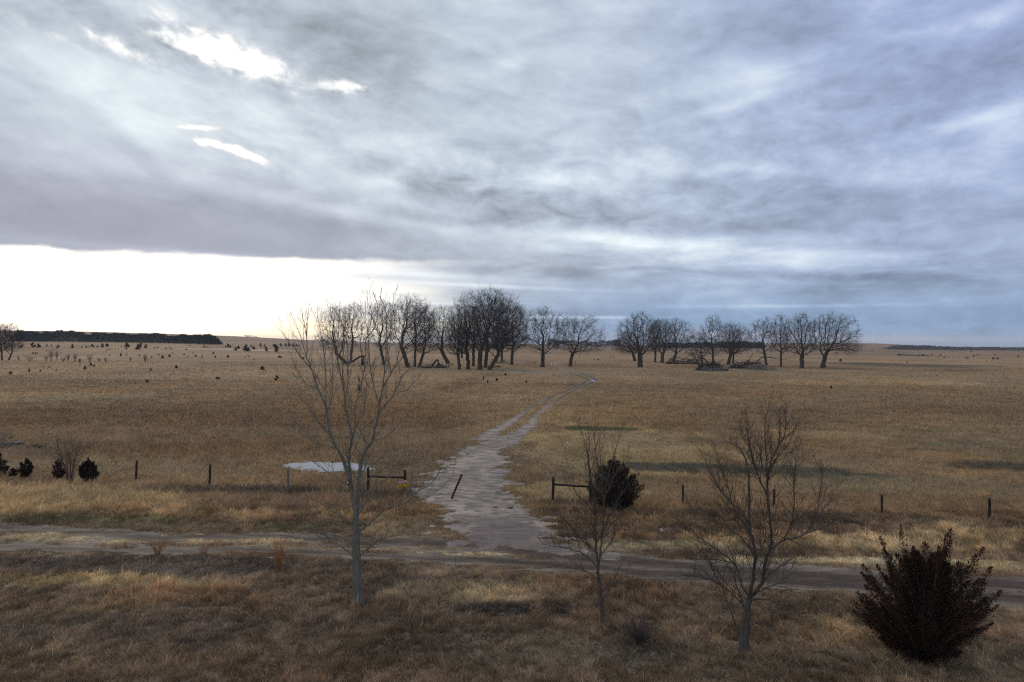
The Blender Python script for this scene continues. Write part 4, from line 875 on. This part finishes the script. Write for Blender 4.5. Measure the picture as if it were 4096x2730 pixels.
bands = [
 ('in the nearest line of the pasture', L2([(143, 665, 60, 40), (392, 632, 35, 42), (540, 632, 28, 32), (755, 628, 25, 25), (1142, 605, 45, 52), (1220, 550, 45, 40), (1265, 565, 35, 30), (662, 575, 25, 20), (580, 568, 20, 14), (1075, 540, 25, 20), (2027, 618, 40, 35), (1072, 500, 35, 45)]) +
   L3([(20, 685, 50, 45), (1370, 712, 70, 60)]) + [(588, 1533, 12, 14), (565, 1553, 5, 10), (870, 1519, 21, 11), (1107, 1523, 22, 18), (1436, 1523, 11, 13), (1435, 1564, 21, 23)]),
 ('in the middle line of the pasture', L2([(440, 392, 30, 25), (476, 397, 28, 25), (506, 387, 18, 18), (628, 352, 15, 15), (1430, 355, 18, 18), (1476, 420, 25, 20), (1625, 420, 35, 35), (1704, 412, 22, 25), (1877, 420, 25, 18), (2036, 443, 25, 20), (2185, 452, 40, 40), (2278, 430, 42, 35), (2315, 390, 18, 18), (2130, 410, 35, 20), (818, 385, 22, 16)]) +
   L3([(325, 503, 38, 35), (201, 512, 22, 28), (140, 473, 42, 22), (285, 448, 22, 25), (427, 508, 20, 30), (418, 530, 18, 16), (600, 458, 35, 32), (633, 516, 38, 32), (830, 516, 45, 42), (1240, 548, 32, 18), (1155, 500, 35, 20), (1100, 522, 25, 18), (1132, 487, 16, 14), (1630, 516, 35, 28), (1665, 516, 40, 25), (2018, 535, 35, 25), (728, 543, 14, 10)])),
 ('in the row below the shelterbelt', L2([(290, 305, 80, 28), (440, 300, 75, 55), (515, 302, 75, 45), (632, 290, 30, 28), (695, 290, 30, 22), (780, 315, 50, 45), (970, 312, 50, 50), (1100, 308, 25, 22), (1162, 308, 30, 25), (1205, 303, 25, 15), (1240, 292, 45, 30), (1262, 303, 28, 18), (1310, 303, 40, 18), (1375, 303, 45, 50), (1435, 297, 55, 45), (1700, 332, 30, 25), (1703, 300, 80, 60), (1885, 305, 75, 60), (1852, 333, 75, 60), (1960, 312, 50, 48), (1630, 298, 20, 14), (2082, 318, 25, 18), (2120, 310, 22, 22), (2230, 325, 35, 20), (2285, 312, 25, 20), (2305, 332, 25, 15), (1465, 333, 35, 15), (1595, 333, 18, 14), (1550, 333, 14, 12), (1505, 333, 16, 10)]) +
   L3([(180, 396, 32, 22), (225, 335, 18, 12), (240, 335, 15, 15), (298, 355, 16, 14)])),
 ('right of the shelterbelt end', L3([(455, 358, 32, 45), (500, 358, 26, 30), (545, 358, 16, 16), (650, 360, 14, 12), (790, 355, 32, 30), (830, 352, 50, 55), (872, 352, 35, 35), (908, 322, 16, 16), (950, 402, 60, 55), (995, 378, 50, 60), (1055, 335, 14, 14), (1115, 410, 130, 95), (1195, 348, 32, 35), (1235, 382, 60, 50), (1340, 347, 48, 55), (1407, 345, 32, 45), (1430, 416, 60, 70), (1547, 342, 35, 38), (1582, 425, 90, 115), (1658, 342, 55, 50), (1735, 341, 50, 50), (1785, 340, 45, 50), (1850, 338, 50, 55), (1908, 338, 45, 40), (1950, 338, 28, 25)]) + [(1118, 1431, 20, 7), (1214, 1435, 10, 6)]),
 ('before the left grove', L5([(686, 645, 30, 38), (738, 685, 32, 30), (846, 663, 35, 35), (947, 598, 35, 25), (1121, 690, 14, 16), (1193, 683, 35, 30)])),
 ('among the left grove trunks', L5([(155, 495, 45, 40), (247, 498, 25, 25), (280, 498, 28, 28), (318, 477, 22, 22), (415, 503, 22, 45)])),
 ('between the groves', L5([(1996, 420, 18, 15), (2037, 418, 28, 20)])),
 ('in the right pasture', L7([(185, 435, 35, 30), (972, 450, 20, 18), (895, 447, 18, 8), (1410, 392, 22, 18), (1337, 390, 14, 10), (1732, 320, 18, 16), (560, 305, 14, 8), (70, 757, 28, 35), (8, 500, 22, 22), (1466, 397, 12, 12), (1913, 430, 14, 12), (1975, 428, 12, 14), (1512, 322, 12, 8), (1318, 607, 14, 12), (2303, 330, 10, 10)]))]
rj = random.Random(4)
for bi, (desc, lst) in enumerate(bands):
    lst = sorted(lst); n = len(lst)
    for k, (sx, sy, w, h) in enumerate(lst):
        p = hit(sx, sy); s = p[1] / F
        reddish = bi in (0, 4, 5, 6, 7); me = protos[(3 if reddish and w < 19 else 0) + rj.randrange(3)]
        o = obj('young_juniper', me, None, p, ('rusty' if me in protos[3:] else 'dark') + ' young juniper, ' + ordinal(k + 1) + ' from left ' + desc, 'juniper', 'young junipers scattered over the pasture')
        o.scale = (w * s * 1.0, w * s * 1.0, h * s * 1.02); o.rotation_euler = (0, 0, rj.random() * 6.28)

# shelterbelts and far tree lines: masses
def belt(name, pts, hgt, depth, n, size, col, label, var=.35, rag=.35, top=None):
    """pts: S pixel base line"""
    r = np.random.default_rng(len(name) * 7 + n); W = np.array([hit(*p) for p in pts]); W = spline(W, 12)
    t = r.random(n) * (len(W) - 1); i = np.minimum(t.astype(int), len(W) - 2); f = (t - i)[:, None]; P = W[i] * (1 - f) + W[i + 1] * f
    Ls = np.linalg.norm(W[-1] - W[0]); en = t / (len(W) - 1); hh = hgt * (1 - rag + rag * 3.2 * (fbm(en * Ls / (hgt * .8), t * 0, 5, 3) - .22)) * (.35 + .65 * ss(0, .05, en) * ss(0, .02, 1 - en)); hh = hh * (top(t / (len(W) - 1)) if top else 1)
    z = (1 - r.random(n) ** 1.6) * hh; dp = (r.random(n) - .5) * depth * (1 - .5 * z / hh)
    P = P + np.stack([(r.random(n) - .5) * size, dp, z], 1); P[:, 2] = np.maximum(P[:, 2], terrain(P[:, 0], P[:, 1]) - .1)
    D = r.normal(size=(n, 3)) * .7 + np.array([0, 0, .7]); V, q, c = foliage(r, P, D, size, col, var)
    o = obj(name, mesh(name, V, [q], m_jun, c), label=label, cat='tree line', kind='stuff'); return o
belt('cedar_shelterbelt', [(60, 1366), (190, 1367), (400, 1369), (640, 1373), (874, 1379)], 9.5, 26, 60000, 1.5, (.045, .043, .027), 'long dark cedar shelterbelt running below the left hill', top=lambda t: 1.25 - .35 * np.clip(t * 1.4, 0, 1) + .15 * np.exp(-((t - .33) / .06) ** 2))
belt('far_cedar_row', [(1262, 1363), (1500, 1364), (1760, 1366), (1950, 1370)], 7, 30, 7000, 3, (.03, .03, .022), 'thin dark tree row on the skyline behind the left grove')
belt('far_cedar_block', [(2640, 1391), (2800, 1393), (2950, 1394), (3052, 1395)], 9.0, 40, 9000, 3, (.028, .03, .022), 'dark cedar row on the skyline behind the right grove')
belt('distant_woodland', [(3560, 1399), (3700, 1400), (3850, 1402), (4100, 1404), (4400, 1407)], 5.6, 60, 16000, 2.4, (.115, .108, .11), 'long bluish bare woodland along the right skyline')
belt('distant_trees', [(2190, 1384), (2280, 1385), (2430, 1386), (2480, 1386)], 13, 60, 5000, 4, (.075, .068, .062), 'hazy blue wood on the skyline between the groves')
belt('hilltop_trees', [(980, 1348), (1100, 1352), (1250, 1357)], 6.5, 30, 1800, 3, (.09, .08, .065), 'thin bare trees fringing the skyline right of the hill')

# ------------------------------------------------------------------ DEADWOOD
def pile(name, sx0, sx1, sy, hpx, n, label, seed, mat, rad=(.06, .3), lng=(2, 7), cat='deadwood', twig=0):
    r = np.random.default_rng(seed); c = hit((sx0 + sx1) / 2, sy); s = c[1] / F; W = (sx1 - sx0) * s / 2; hh = hpx * s; out = []
    for k in range(n):
        a = r.uniform(-.6, .6) + (math.pi if r.random() < .5 else 0); el = abs(r.normal()) * .42; l = r.uniform(*lng); x = r.uniform(-1, 1) * W * .9
        z = r.random() ** 1.7 * hh * .75 * (1 - (x / W) ** 2 * .6); P0 = np.array([x, r.uniform(-1, 1) * min(W, 4) * .6, z])
        D = np.array([math.cos(a) * math.cos(el), math.sin(a) * math.cos(el), math.sin(el) * r.choice([-1, 1, 1])]); pts = [P0 - D * l * .4]
        for q in range(5): D = D + r.normal(size=3) * .17; D /= np.linalg.norm(D); pts.append(pts[-1] + D * l / 5)
        pts = np.array(pts); r0 = r.uniform(*rad) * (r.random() ** 1.3 + .25); rd = np.linspace(r0, r0 * .3, 6)
        pts[:, 2] = np.clip(pts[:, 2], r0 * .6, hh); pts[:, 0] = np.clip(pts[:, 0], -W, W); out.append((pts, rd))
        if twig: grow(r, pts, rd, out, 0, l / twig, l * .3, .8, .02, r0 * .1, .2)
    b = MB(); b.tubes(out, 6, True); return obj(name, b.mesh(name, mat, True), None, c, label, cat)
def log(name, pts, r0, r1, label, mat=None, cat='log', depth=None, stubs=0, seed=1):
    r = np.random.default_rng(seed); base = hit(*(pts[0] if depth is None else depth)); y = base[1]
    P = spline(np.array([atdepth(a, b, y) for a, b in pts]), 5); P = P + r.normal(size=P.shape) * r0 * .12; rd = np.linspace(r0, r1, len(P)); P[:, 2] = np.maximum(P[:, 2], rd * .55)
    out = [(P, rd)]
    if stubs: grow(r, P, rd, out, 1, np.linalg.norm(P[-1] - P[0]) / stubs, np.linalg.norm(P[-1] - P[0]) * .35, .8, .06, r1 * .2, .25)
    b = MB(); b.tubes(out, 7, True); b.V = [v - base for v in b.V]
    return obj(name, b.mesh(name, mat or m_deadd, True), None, base, label, cat)
pile('deadwood_pile', 2665, 2805, 1457, 34, 110, 'low tangle of fallen grey limbs left of the main deadwood heap', 71, m_deadd, twig=3)
pile('deadwood_pile', 2785, 2905, 1483, 46, 150, 'dark heap of broken limbs round the thin forked cottonwood', 72, m_deadd, twig=3)
pile('deadwood_pile', 2810, 2900, 1486, 20, 50, 'pale splintered limbs at the front foot of the dark heap', 73, m_dead, rad=(.05, .15), lng=(1.5, 5))
pile('deadwood_pile', 2915, 3065, 1475, 34, 120, 'long heap of fallen limbs in the middle of the right grove', 74, m_deadd, twig=2)
pile('deadwood_pile', 2985, 3110, 1481, 22, 60, 'pale tangled branches at the right end of the fallen limbs', 75, m_dead, rad=(.05, .14), lng=(2, 6))
log('fallen_limb', [(2842, 1476), (2822, 1440), (2800, 1432), (2775, 1428)], .35, .12, 'arched broken limb over the left end of the dark heap', stubs=8, seed=3)
log('leaning_limb', [(2955, 1470), (2985, 1452), (3008, 1420), (3005, 1400)], .25, .06, 'crooked dead limb rising right from the middle heap', stubs=9, seed=4)
log('leaning_limb', [(3020, 1455), (3050, 1430), (3090, 1432), (3110, 1436), (3150, 1440)], .3, .08, 'long drooping dead limb between the heap and the third tree from right', stubs=9, seed=5)
log('fallen_log', [(1383, 1455), (1410, 1446), (1440, 1428), (1452, 1424)], .5, .35, 'thick fallen trunk propped at the foot of the broken leaning cottonwood', stubs=0, seed=6, depth=(1400, 1460))
log('tree_stump', [(1450, 1464), (1450, 1445), (1452, 1424)], .6, .5, 'upright stump holding the end of the thick fallen trunk', cat='stump', seed=7)
log('hooked_limb', [(1728, 1466), (1738, 1450), (1750, 1441), (1757, 1456), (1775, 1468)], .45, .2, 'hooked fallen limb arching above the grass in the left grove', seed=8, stubs=3)
pile('deadwood_pile', 1685, 1795, 1473, 14, 60, 'scattered fallen branches left of the front cluster of trunks', 76, m_deadd, rad=(.05, .16))
pile('deadwood_pile', 1955, 2035, 1454, 18, 30, 'bleached fallen branches behind the right side of the front cluster', 77, m_dead, rad=(.06, .2), twig=2)
pile('deadwood_pile', 1950, 2005, 1470, 6, 16, 'dark fallen branches right of the thick cluster trunks', 78, m_deadd, rad=(.05, .15))
pile('fallen_branch', 2102, 2148, 1453, 5, 6, 'flat fallen branches between the lone tree and the round crowned one', 79, m_dead, rad=(.08, .2))
pile('uprooted_branches', -20, 40, 1788, 95, 60, 'grey twisted roots and branches rising at the left edge beyond the junipers', 80, m_dead, rad=(.012, .05), lng=(.5, 1.6), twig=3)
log('fallen_log', [(10, 1779), (40, 1776), (70, 1773), (92, 1770)], .17, .13, 'weathered grey log lying right of the twisted roots', m_dead, stubs=3, seed=9)
pile('brush_heap', 118, 208, 1790, 20, 46, 'low dark brush heap in the grass right of the grey log', 81, m_deadd, rad=(.01, .035), lng=(.4, 1.2), twig=2)
log('fallen_branch', [(3255, 2612), (3300, 2608), (3345, 2622), (3400, 2650)], .03, .012, 'dark fallen branch lying in the straw left of the big juniper', seed=10, stubs=2)
log('fallen_branch', [(3068, 2530), (3085, 2505), (3102, 2502)], .02, .01, 'short broken branch standing in the grass right of the spreading tree foot', seed=11)

# ------------------------------------------------------------------ FENCES, GATE BRACES, SIGN
m_post = solid('old_creosoted_wood', (.045, .034, .028), .4, 5, .85, (1, 1, .3), .4); m_grey = solid('weathered_grey_wood', (.20, .175, .15), .3, 5, .85, (1, 1, .3))
m_red = solid('rusty_steel_pipe', (.075, .03, .024), .3, 8, .7); m_wire = solid('galvanised_wire', (.12, .11, .1), .2, 5, .6)
def post(name, bx, by, tx, ty, r, label, mat=None, group=None, cat='fence post', sides=10, sq=False, parent=None, base=None):
    p = hit(bx, by) if base is None else base; t = atdepth(tx, ty, p[1]); v = t - p; a = np.array([0, 0, -.25]) * 1.0; mb = MB(); rs = random.Random(bx)
    if sq:
        mb.tubes([(np.array([v * -.15, v * .5, v]), np.array([r, r * .97, r * .93]) * 1.2)], 4, True)
    else:
        n = 7; f = np.linspace(-.15, 1, n); P = np.array([v * k for k in f]); P[:, 0] += [rs.uniform(-.008, .008) for _ in f]
        rd = np.array([r * rs.uniform(.9, 1.08) for _ in f]); P = np.vstack([P, v * 1.012]); rd = np.append(rd, r * .7); mb.tubes([(P, rd)], sides, True)
    return obj(name, mb.mesh(name, mat or m_post), parent, p if parent is None else p - np.array(parent.location), label if parent is None else None, cat if parent is None else None, group), p, v
FG = 'wooden posts of the near fence'; pts = {}
for k, (bx, by, ty, r, lab) in enumerate([(544, 1916, 1843, .075, 'leftmost dark fence post, right of the dense juniper'), (838, 1938, 1860, .075, 'dark fence post midway between the junipers and the snow patch'),
        (1152, 1950, 1871, .07, 'greyish fence post in front of the left tip of the snow patch'),
        (2731, 2016, 1941, .06, 'first fence post right of the round dark juniper'), (3096, 2035, 1959, .07, 'fence post seen through the crown of the spreading tree'),
        (3527, 2063, 1981, .07, 'fence post above the gap between the spreading tree and the big juniper'), (3957, 2084, 1993, .08, 'rightmost fence post near the right picture edge')]):
    o, p, v = post('fence_post', bx, by, bx + (3 if k < 2 else 1), ty, r, lab, m_grey if k == 2 else m_post, FG); pts[k] = (p, v)
# gate braces: two posts and a rail each
def brace(name, a, b, railpx, label, r=.085, extra=None):
    pa, pb = hit(a[0], a[1]), hit(b[0], b[1]); o = thing(name, label, 'gate brace', pa, 'timber braces beside the driveway')
    post('post', a[0], a[1], a[0] + 1, a[2], r, '', m_post, parent=o); post('post', b[0], b[1], b[0], b[2], r * 1.1, '', m_post, parent=o)
    ra = atdepth(a[0], railpx[0], pa[1]) - pa; rb = atdepth(b[0], railpx[1], pb[1]) - pa; mb = MB(); mb.tubes([(np.array([ra, (ra + rb) / 2 - np.array([0, 0, .01]), rb]), np.array([.065, .062, .065]))], 8, True)
    obj('rail', mb.mesh('rail', m_post), o); return pa, pb
ga, gb = brace('timber_brace', (1472, 1962, 1873), (1620, 1964, 1882), (1906, 1911), 'dark timber brace of two posts and a rail left of the driveway, behind the sign')
gc, gd = brace('timber_brace', (2212, 2000, 1911), (2362, 2008, 1922), (1938, 1948), 'dark timber brace right of the driveway, running into the round juniper')
post('leaning_stake', 1638, 1970, 1651, 1875, .05, 'thin weathered grey stake leaning right beside the sign', m_grey, cat='stake')
post('leaning_post', 1806, 1996, 1847, 1899, .07, 'rusty red brown post leaning right, alone in the gravel driveway', m_red, cat='post')
def wire(ps, label):
    out = []
    for f in (.42, .66, .9):
        for (p, v), (q, u) in zip(ps[:-1], ps[1:]):
            a, b = p + v * f, q + u * f; t = np.linspace(0, 1, 7)[:, None]; P = a + (b - a) * t; P[:, 2] -= .05 * (4 * t[:, 0] * (1 - t[:, 0])); out.append((P, np.full(7, .0045)))
    b = MB(); b.tubes(out, 3); obj('barbed_wire', b.mesh('barbed_wire', m_wire), None, None, label, 'fence wire')
up1 = np.array([0, 0, 1.35])
wire([(hit(-120, 1895), up1), pts[0], pts[1], pts[2], (ga, up1)], 'thin strands of fence wire strung left of the driveway')
wire([(gd, up1), pts[3], pts[4], pts[5], pts[6], (hit(4300, 2100), up1)], 'thin strands of fence wire strung right of the driveway')
# sign
m_y = solid('sign_yellow', (.62, .47, .03), .08, 8, .5); m_sr = solid('sign_red', (.42, .03, .04), .1, 8, .5); m_sw = solid('sign_white', (.8, .8, .78), .03, 8, .5); m_sk = solid('sign_black_ink', (.03, .03, .03), .1, 8, .5)
sp = hit(1614, 1990); sg = thing('for_sale_sign', 'small yellow and red FOR SALE sign leaning beside the left timber brace', 'sign', sp)
W_, H_ = .72, .50; c0 = atdepth(1612, 1940, sp[1]) - sp
Rm = Matrix.Rotation(R(34), 4, 'Z') @ Matrix.Rotation(R(-11), 4, 'Y')
Rm = Matrix.Rotation(R(34), 4, 'Z') @ Matrix.Rotation(R(-8), 4, 'Y')
def onboard(me, name, x=0, z=0, y=0, parent=sg):
    o = obj(name, me, parent); o.matrix_local = Matrix.Translation(Vector(c0)) @ Rm @ Matrix.Translation((x, y, z)); return o
def bx(sx, sy, sz, mat, nm):
    b = MB(); b.box((0, 0, 0), (sx, sy, sz)); return b.mesh(nm, mat)
board = onboard(bx(W_, .012, H_, m_y, 'board'), 'board')
onboard(bx(W_ + .004, .014, .17, m_sr, 'red_band'), 'red_band', 0, H_ / 2 - .085)
onboard(bx(W_ * .62, .014, .05, m_sr, 'red_strip'), 'red_strip', W_ * .16, -H_ / 2 + .07)
onboard(bx(W_ + .006, .013, .015, m_sr, 'lower_edge'), 'lower_edge', 0, -H_ / 2 + .0)
fc = bpy.data.curves.new('lettering', 'FONT'); fc.body = 'FOR SALE'; fc.size = .145; fc.align_x = 'CENTER'; fc.align_y = 'CENTER'; fc.extrude = .002; fc.offset = .004
fo = bpy.data.objects.new('tmp_text', fc); C.objects.link(fo); bpy.context.view_layer.update()
lm = bpy.data.meshes.new_from_object(fo); bpy.data.objects.remove(fo); lm.materials.clear(); lm.materials.append(m_sw); lm.name = 'lettering'
lo = obj('lettering', lm, sg); lo.matrix_local = Matrix.Translation(Vector(c0)) @ Rm @ Matrix.Translation((0, -.0095, H_ / 2 - .085)) @ Matrix.Rotation(R(90), 4, 'X')
mk = MB(); rs = random.Random(3)
for row, zc_, hh_ in ((0, .045, .042), (1, -.035, .036), (2, -.10, .028)):
    x = -W_ / 2 + .05
    while x < W_ / 2 - .06 - (.3 if row == 2 else 0):
        w = rs.uniform(.02, .045); mk.box((x + w / 2, -.0085, zc_), (w, .004, hh_ * rs.uniform(.8, 1))); x += w + rs.choice([.008, .008, .03])
onboard(mk.mesh('small_print', m_sk), 'small_print')
st = MB()
for xx in (-W_ * .36, W_ * .36):
    t = Vector(c0) + Rm @ Vector((xx, .01, 0)); st.tubes([(np.array([[t.x, t.y, t.z + .1], [t.x, t.y, -.1]]), np.array([.008, .008]))], 5, True)
obj('wire_stakes', st.mesh('wire_stakes', m_wire), sg)
# litter
b = MB(); b.add(np.array([[0, 0, .0], [.16, .02, .02], [.14, .16, .1], [.02, .14, .05], [.07, .08, .17]]), [[(0, 1, 4), (1, 2, 4), (2, 3, 4), (3, 0, 4)]])
obj('plastic_litter', b.mesh('plastic_litter', solid('pale_plastic', (.6, .65, .72), .1, 5, .4)), None, hit(2640, 2128), 'scrap of pale plastic in the straw right of the slim bare tree', 'litter')

# far fence lines
def farposts(line, n, hgt, r, label, group):
    mb = MB(); mb.tubes([(np.array([[0, 0, -.1], [0, 0, hgt]]), np.array([r, r]))], 5, True); me = mb.mesh('far_fence_post', m_post); W = np.array([hit(*p) for p in line]); rs = random.Random(n)
    for k in range(n):
        t = k / (n - 1) * (len(W) - 1); i = min(int(t), len(W) - 2); p = W[i] + (W[i + 1] - W[i]) * (t - i); p[2] = terrain(p[0], p[1])
        o = obj('far_fence_post', me, None, p, label, 'fence post', group); o.scale = (1, 1, rs.uniform(.8, 1.15))
farposts([(3520, 1418), (3700, 1426), (3870, 1437), (4000, 1441), (4096, 1447)], 34, 1.3, .09, 'thin post in the distant fence line near the hay bales', 'posts of the distant right fence')
farposts([(2455, 1434), (2400, 1433), (2290, 1431)], 9, 1.2, .08, 'thin post in the far fence line seen between the groves', 'posts of the far fence between the groves')
p_a, p_b = hit(2440, 1435), hit(2456, 1435.3); o = thing('timber_brace', 'tiny far timber brace in the gap between the groves', 'gate brace', p_a); v = p_b - p_a
for q in (np.zeros(3), v):
    mb = MB(); mb.tubes([(np.array([q, q + np.array([0, 0, 1.7])]), np.array([.14, .13]))], 6, True); obj('post', mb.mesh('post', m_post), o)
mb = MB(); mb.tubes([(np.array([[0, 0, 1.1], v + np.array([0, 0, 1.1])]), np.array([.11, .11]))], 6, True); obj('rail', mb.mesh('rail', m_post), o)
post('marker_post', 2303, 1462, 2303, 1443, .11, 'short dark post standing right of the low forked cottonwood', cat='post')
post('marker_post', 3788, 1452, 3788, 1446, .10, 'single short post in the grass before the distant bales', cat='post')

# ------------------------------------------------------------------ HAY BALES
m_hay = solid('weathered_hay', (.15, .12, .09), .35, 6, .95); m_wrap = solid('pale_net_wrap', (.42, .42, .40), .15, 3, .7); m_blue = solid('blue_grey_wrap', (.17, .22, .30), .2, 3, .7)
def bale_mesh(mat, nm):
    n = 20; t = np.linspace(0, 2 * math.pi, n, endpoint=False); rs = [.0, .80, .86, .87, .86, .80, .0]; xs = [-.74, -.74, -.66, 0, .66, .74, .74]; rs = [.02, .80, .86, .87, .86, .80, .02]
    V = np.array([[x, r * math.cos(a), .84 + r * math.sin(a) * (.97)] for x, r in zip(xs, rs) for a in t]); V[:, 2] = np.maximum(V[:, 2], 0)
    i = np.arange(6)[:, None] * n + np.arange(n); j = np.arange(6)[:, None] * n + (np.arange(n) + 1) % n
    return V, np.stack([i, j, j + n, i + n], -1).reshape(-1, 4)
def bale(sx, sy, rot, body, label):
    p = hit(sx, sy); o = thing('hay_bale', label, 'hay bale', p, 'round hay bales in the right pasture'); o.rotation_euler = (0, 0, R(rot)); V, q = bale_mesh(None, '')
    key = 'bale_' + body.name
    if key not in cache:
        inner = q[20:100]; ends = np.vstack([q[:20], q[100:]]); cache[key] = (mesh('wrapped_roll', V, [inner], body, smooth=True), mesh('end_face', V, [ends], m_hay))
    a, b_ = cache[key]; obj('wrapped_roll', a, o); obj('end_face', b_, o)
cache = {}
Bz = lambda x, y: (3560 + x * .2278, 1380 + y * .2278)
for k, (x, y, rot, m, lab) in enumerate([(660, 205, 15, m_blue, 'blue grey wrapped bale lying side on at the right end of the long row'), (732, 186, 60, m_hay, 'dark round bale just right of the long row, end facing'), (880, 194, 75, m_hay, 'single dark bale right of the long row, standing apart'),
        (1355, 245, 20, m_blue, 'blue grey bale side on, beside the distant fence'), (1470, 209, 70, m_hay, 'small dark bale right behind the blue grey one by the fence'), (1538, 187, 55, m_hay, 'far dark bale upper right of the blue grey one'),
        (1843, 187, 55, m_hay, 'far dark bale behind the close pair'), (1812, 258, 80, m_hay, 'left bale of the close pair at the fence'), (1888, 260, 70, m_hay, 'right bale of the close pair at the fence'), (2255, 222, 60, m_hay, 'rightmost dark bale near the picture edge')]):
    sx, sy = Bz(x, y); bale(sx, sy, rot, m, lab)
pa_, pb_ = hit(*Bz(140, 188)), hit(*Bz(625, 197)); nrow = 24
for k in range(nrow):
    t = k / (nrow - 1); p = pa_ + (pb_ - pa_) * t; m = m_blue if 3 <= k <= 6 else (m_hay if k in (0, 1, 2, 9, 18, 20, 21, 22) else m_wrap)
    V, q = bale_mesh(None, ''); o = thing('hay_bale', ('blue wrapped' if m is m_blue else 'dark' if m is m_hay else 'pale wrapped') + ' bale, ' + ordinal(k + 1) + ' from the left in the long row of bales', 'hay bale', p, 'round hay bales in the long row')
    o.rotation_euler = (0, 0, R(2 + 80 * (k in (2, 9, 18, 22))))
    key = 'bale_' + m.name
    if key not in cache:
        inner = q[20:100]; ends = np.vstack([q[:20], q[100:]]); cache[key] = (mesh('wrapped_roll', V, [inner], m, smooth=True), mesh('end_face', V, [ends], m_hay))
    obj('wrapped_roll', cache[key][0], o); obj('end_face', cache[key][1], o)
# far white farm shed between the groves
p = hit(2247, 1386); sd = thing('farm_shed', 'tiny white farm shed before the hazy wood between the groves', 'shed', p)
b = MB(); b.box((0, 0, 1.6), (13, 7, 3.2)); obj('wall', b.mesh('wall', solid('shed_white', (.75, .75, .74), .05, 1)), sd)
b = MB(); V = np.array([[-6.9, -3.9, 3.203], [6.9, -3.9, 3.203], [6.9, 3.9, 3.203], [-6.9, 3.9, 3.203], [-6.9, 0, 4.9], [6.9, 0, 4.9]]); b.add(V, [[(0, 1, 5, 4), (2, 3, 4, 5), (3, 2, 1, 0)], [(0, 4, 3), (1, 2, 5)]]); obj('roof', b.mesh('roof', solid('shed_roof_metal', (.6, .61, .62), .05, 1, .5)), sd)

# ------------------------------------------------------------------ HAZE
HAZE = True
if HAZE:
    b = MB(); b.box((0, 4200, 20), (16000, 9400, 80))
    hm = bpy.data.materials.new('thin_haze'); hm.use_nodes = True; hn = hm.node_tree; hn.nodes.clear(); ho = hn.nodes.new('ShaderNodeOutputMaterial'); hv = hn.nodes.new('ShaderNodeVolumePrincipled')
    hv.inputs['Density'].default_value = .00008; hv.inputs['Color'].default_value = (.80, .88, 1, 1); hn.links.new(hv.outputs[0], ho.inputs['Volume'])
    obj('haze', b.mesh('haze', hm), label='faint bluish evening haze over the whole plain', cat='haze', kind='stuff')
sc = bpy.context.scene; sc.cycles.use_denoising = False; sc.cycles.filter_width = 1.2; sc.cycles.max_bounces = 4; sc.cycles.diffuse_bounces = 2; sc.cycles.volume_bounces = 0; sc.cycles.transparent_max_bounces = 4
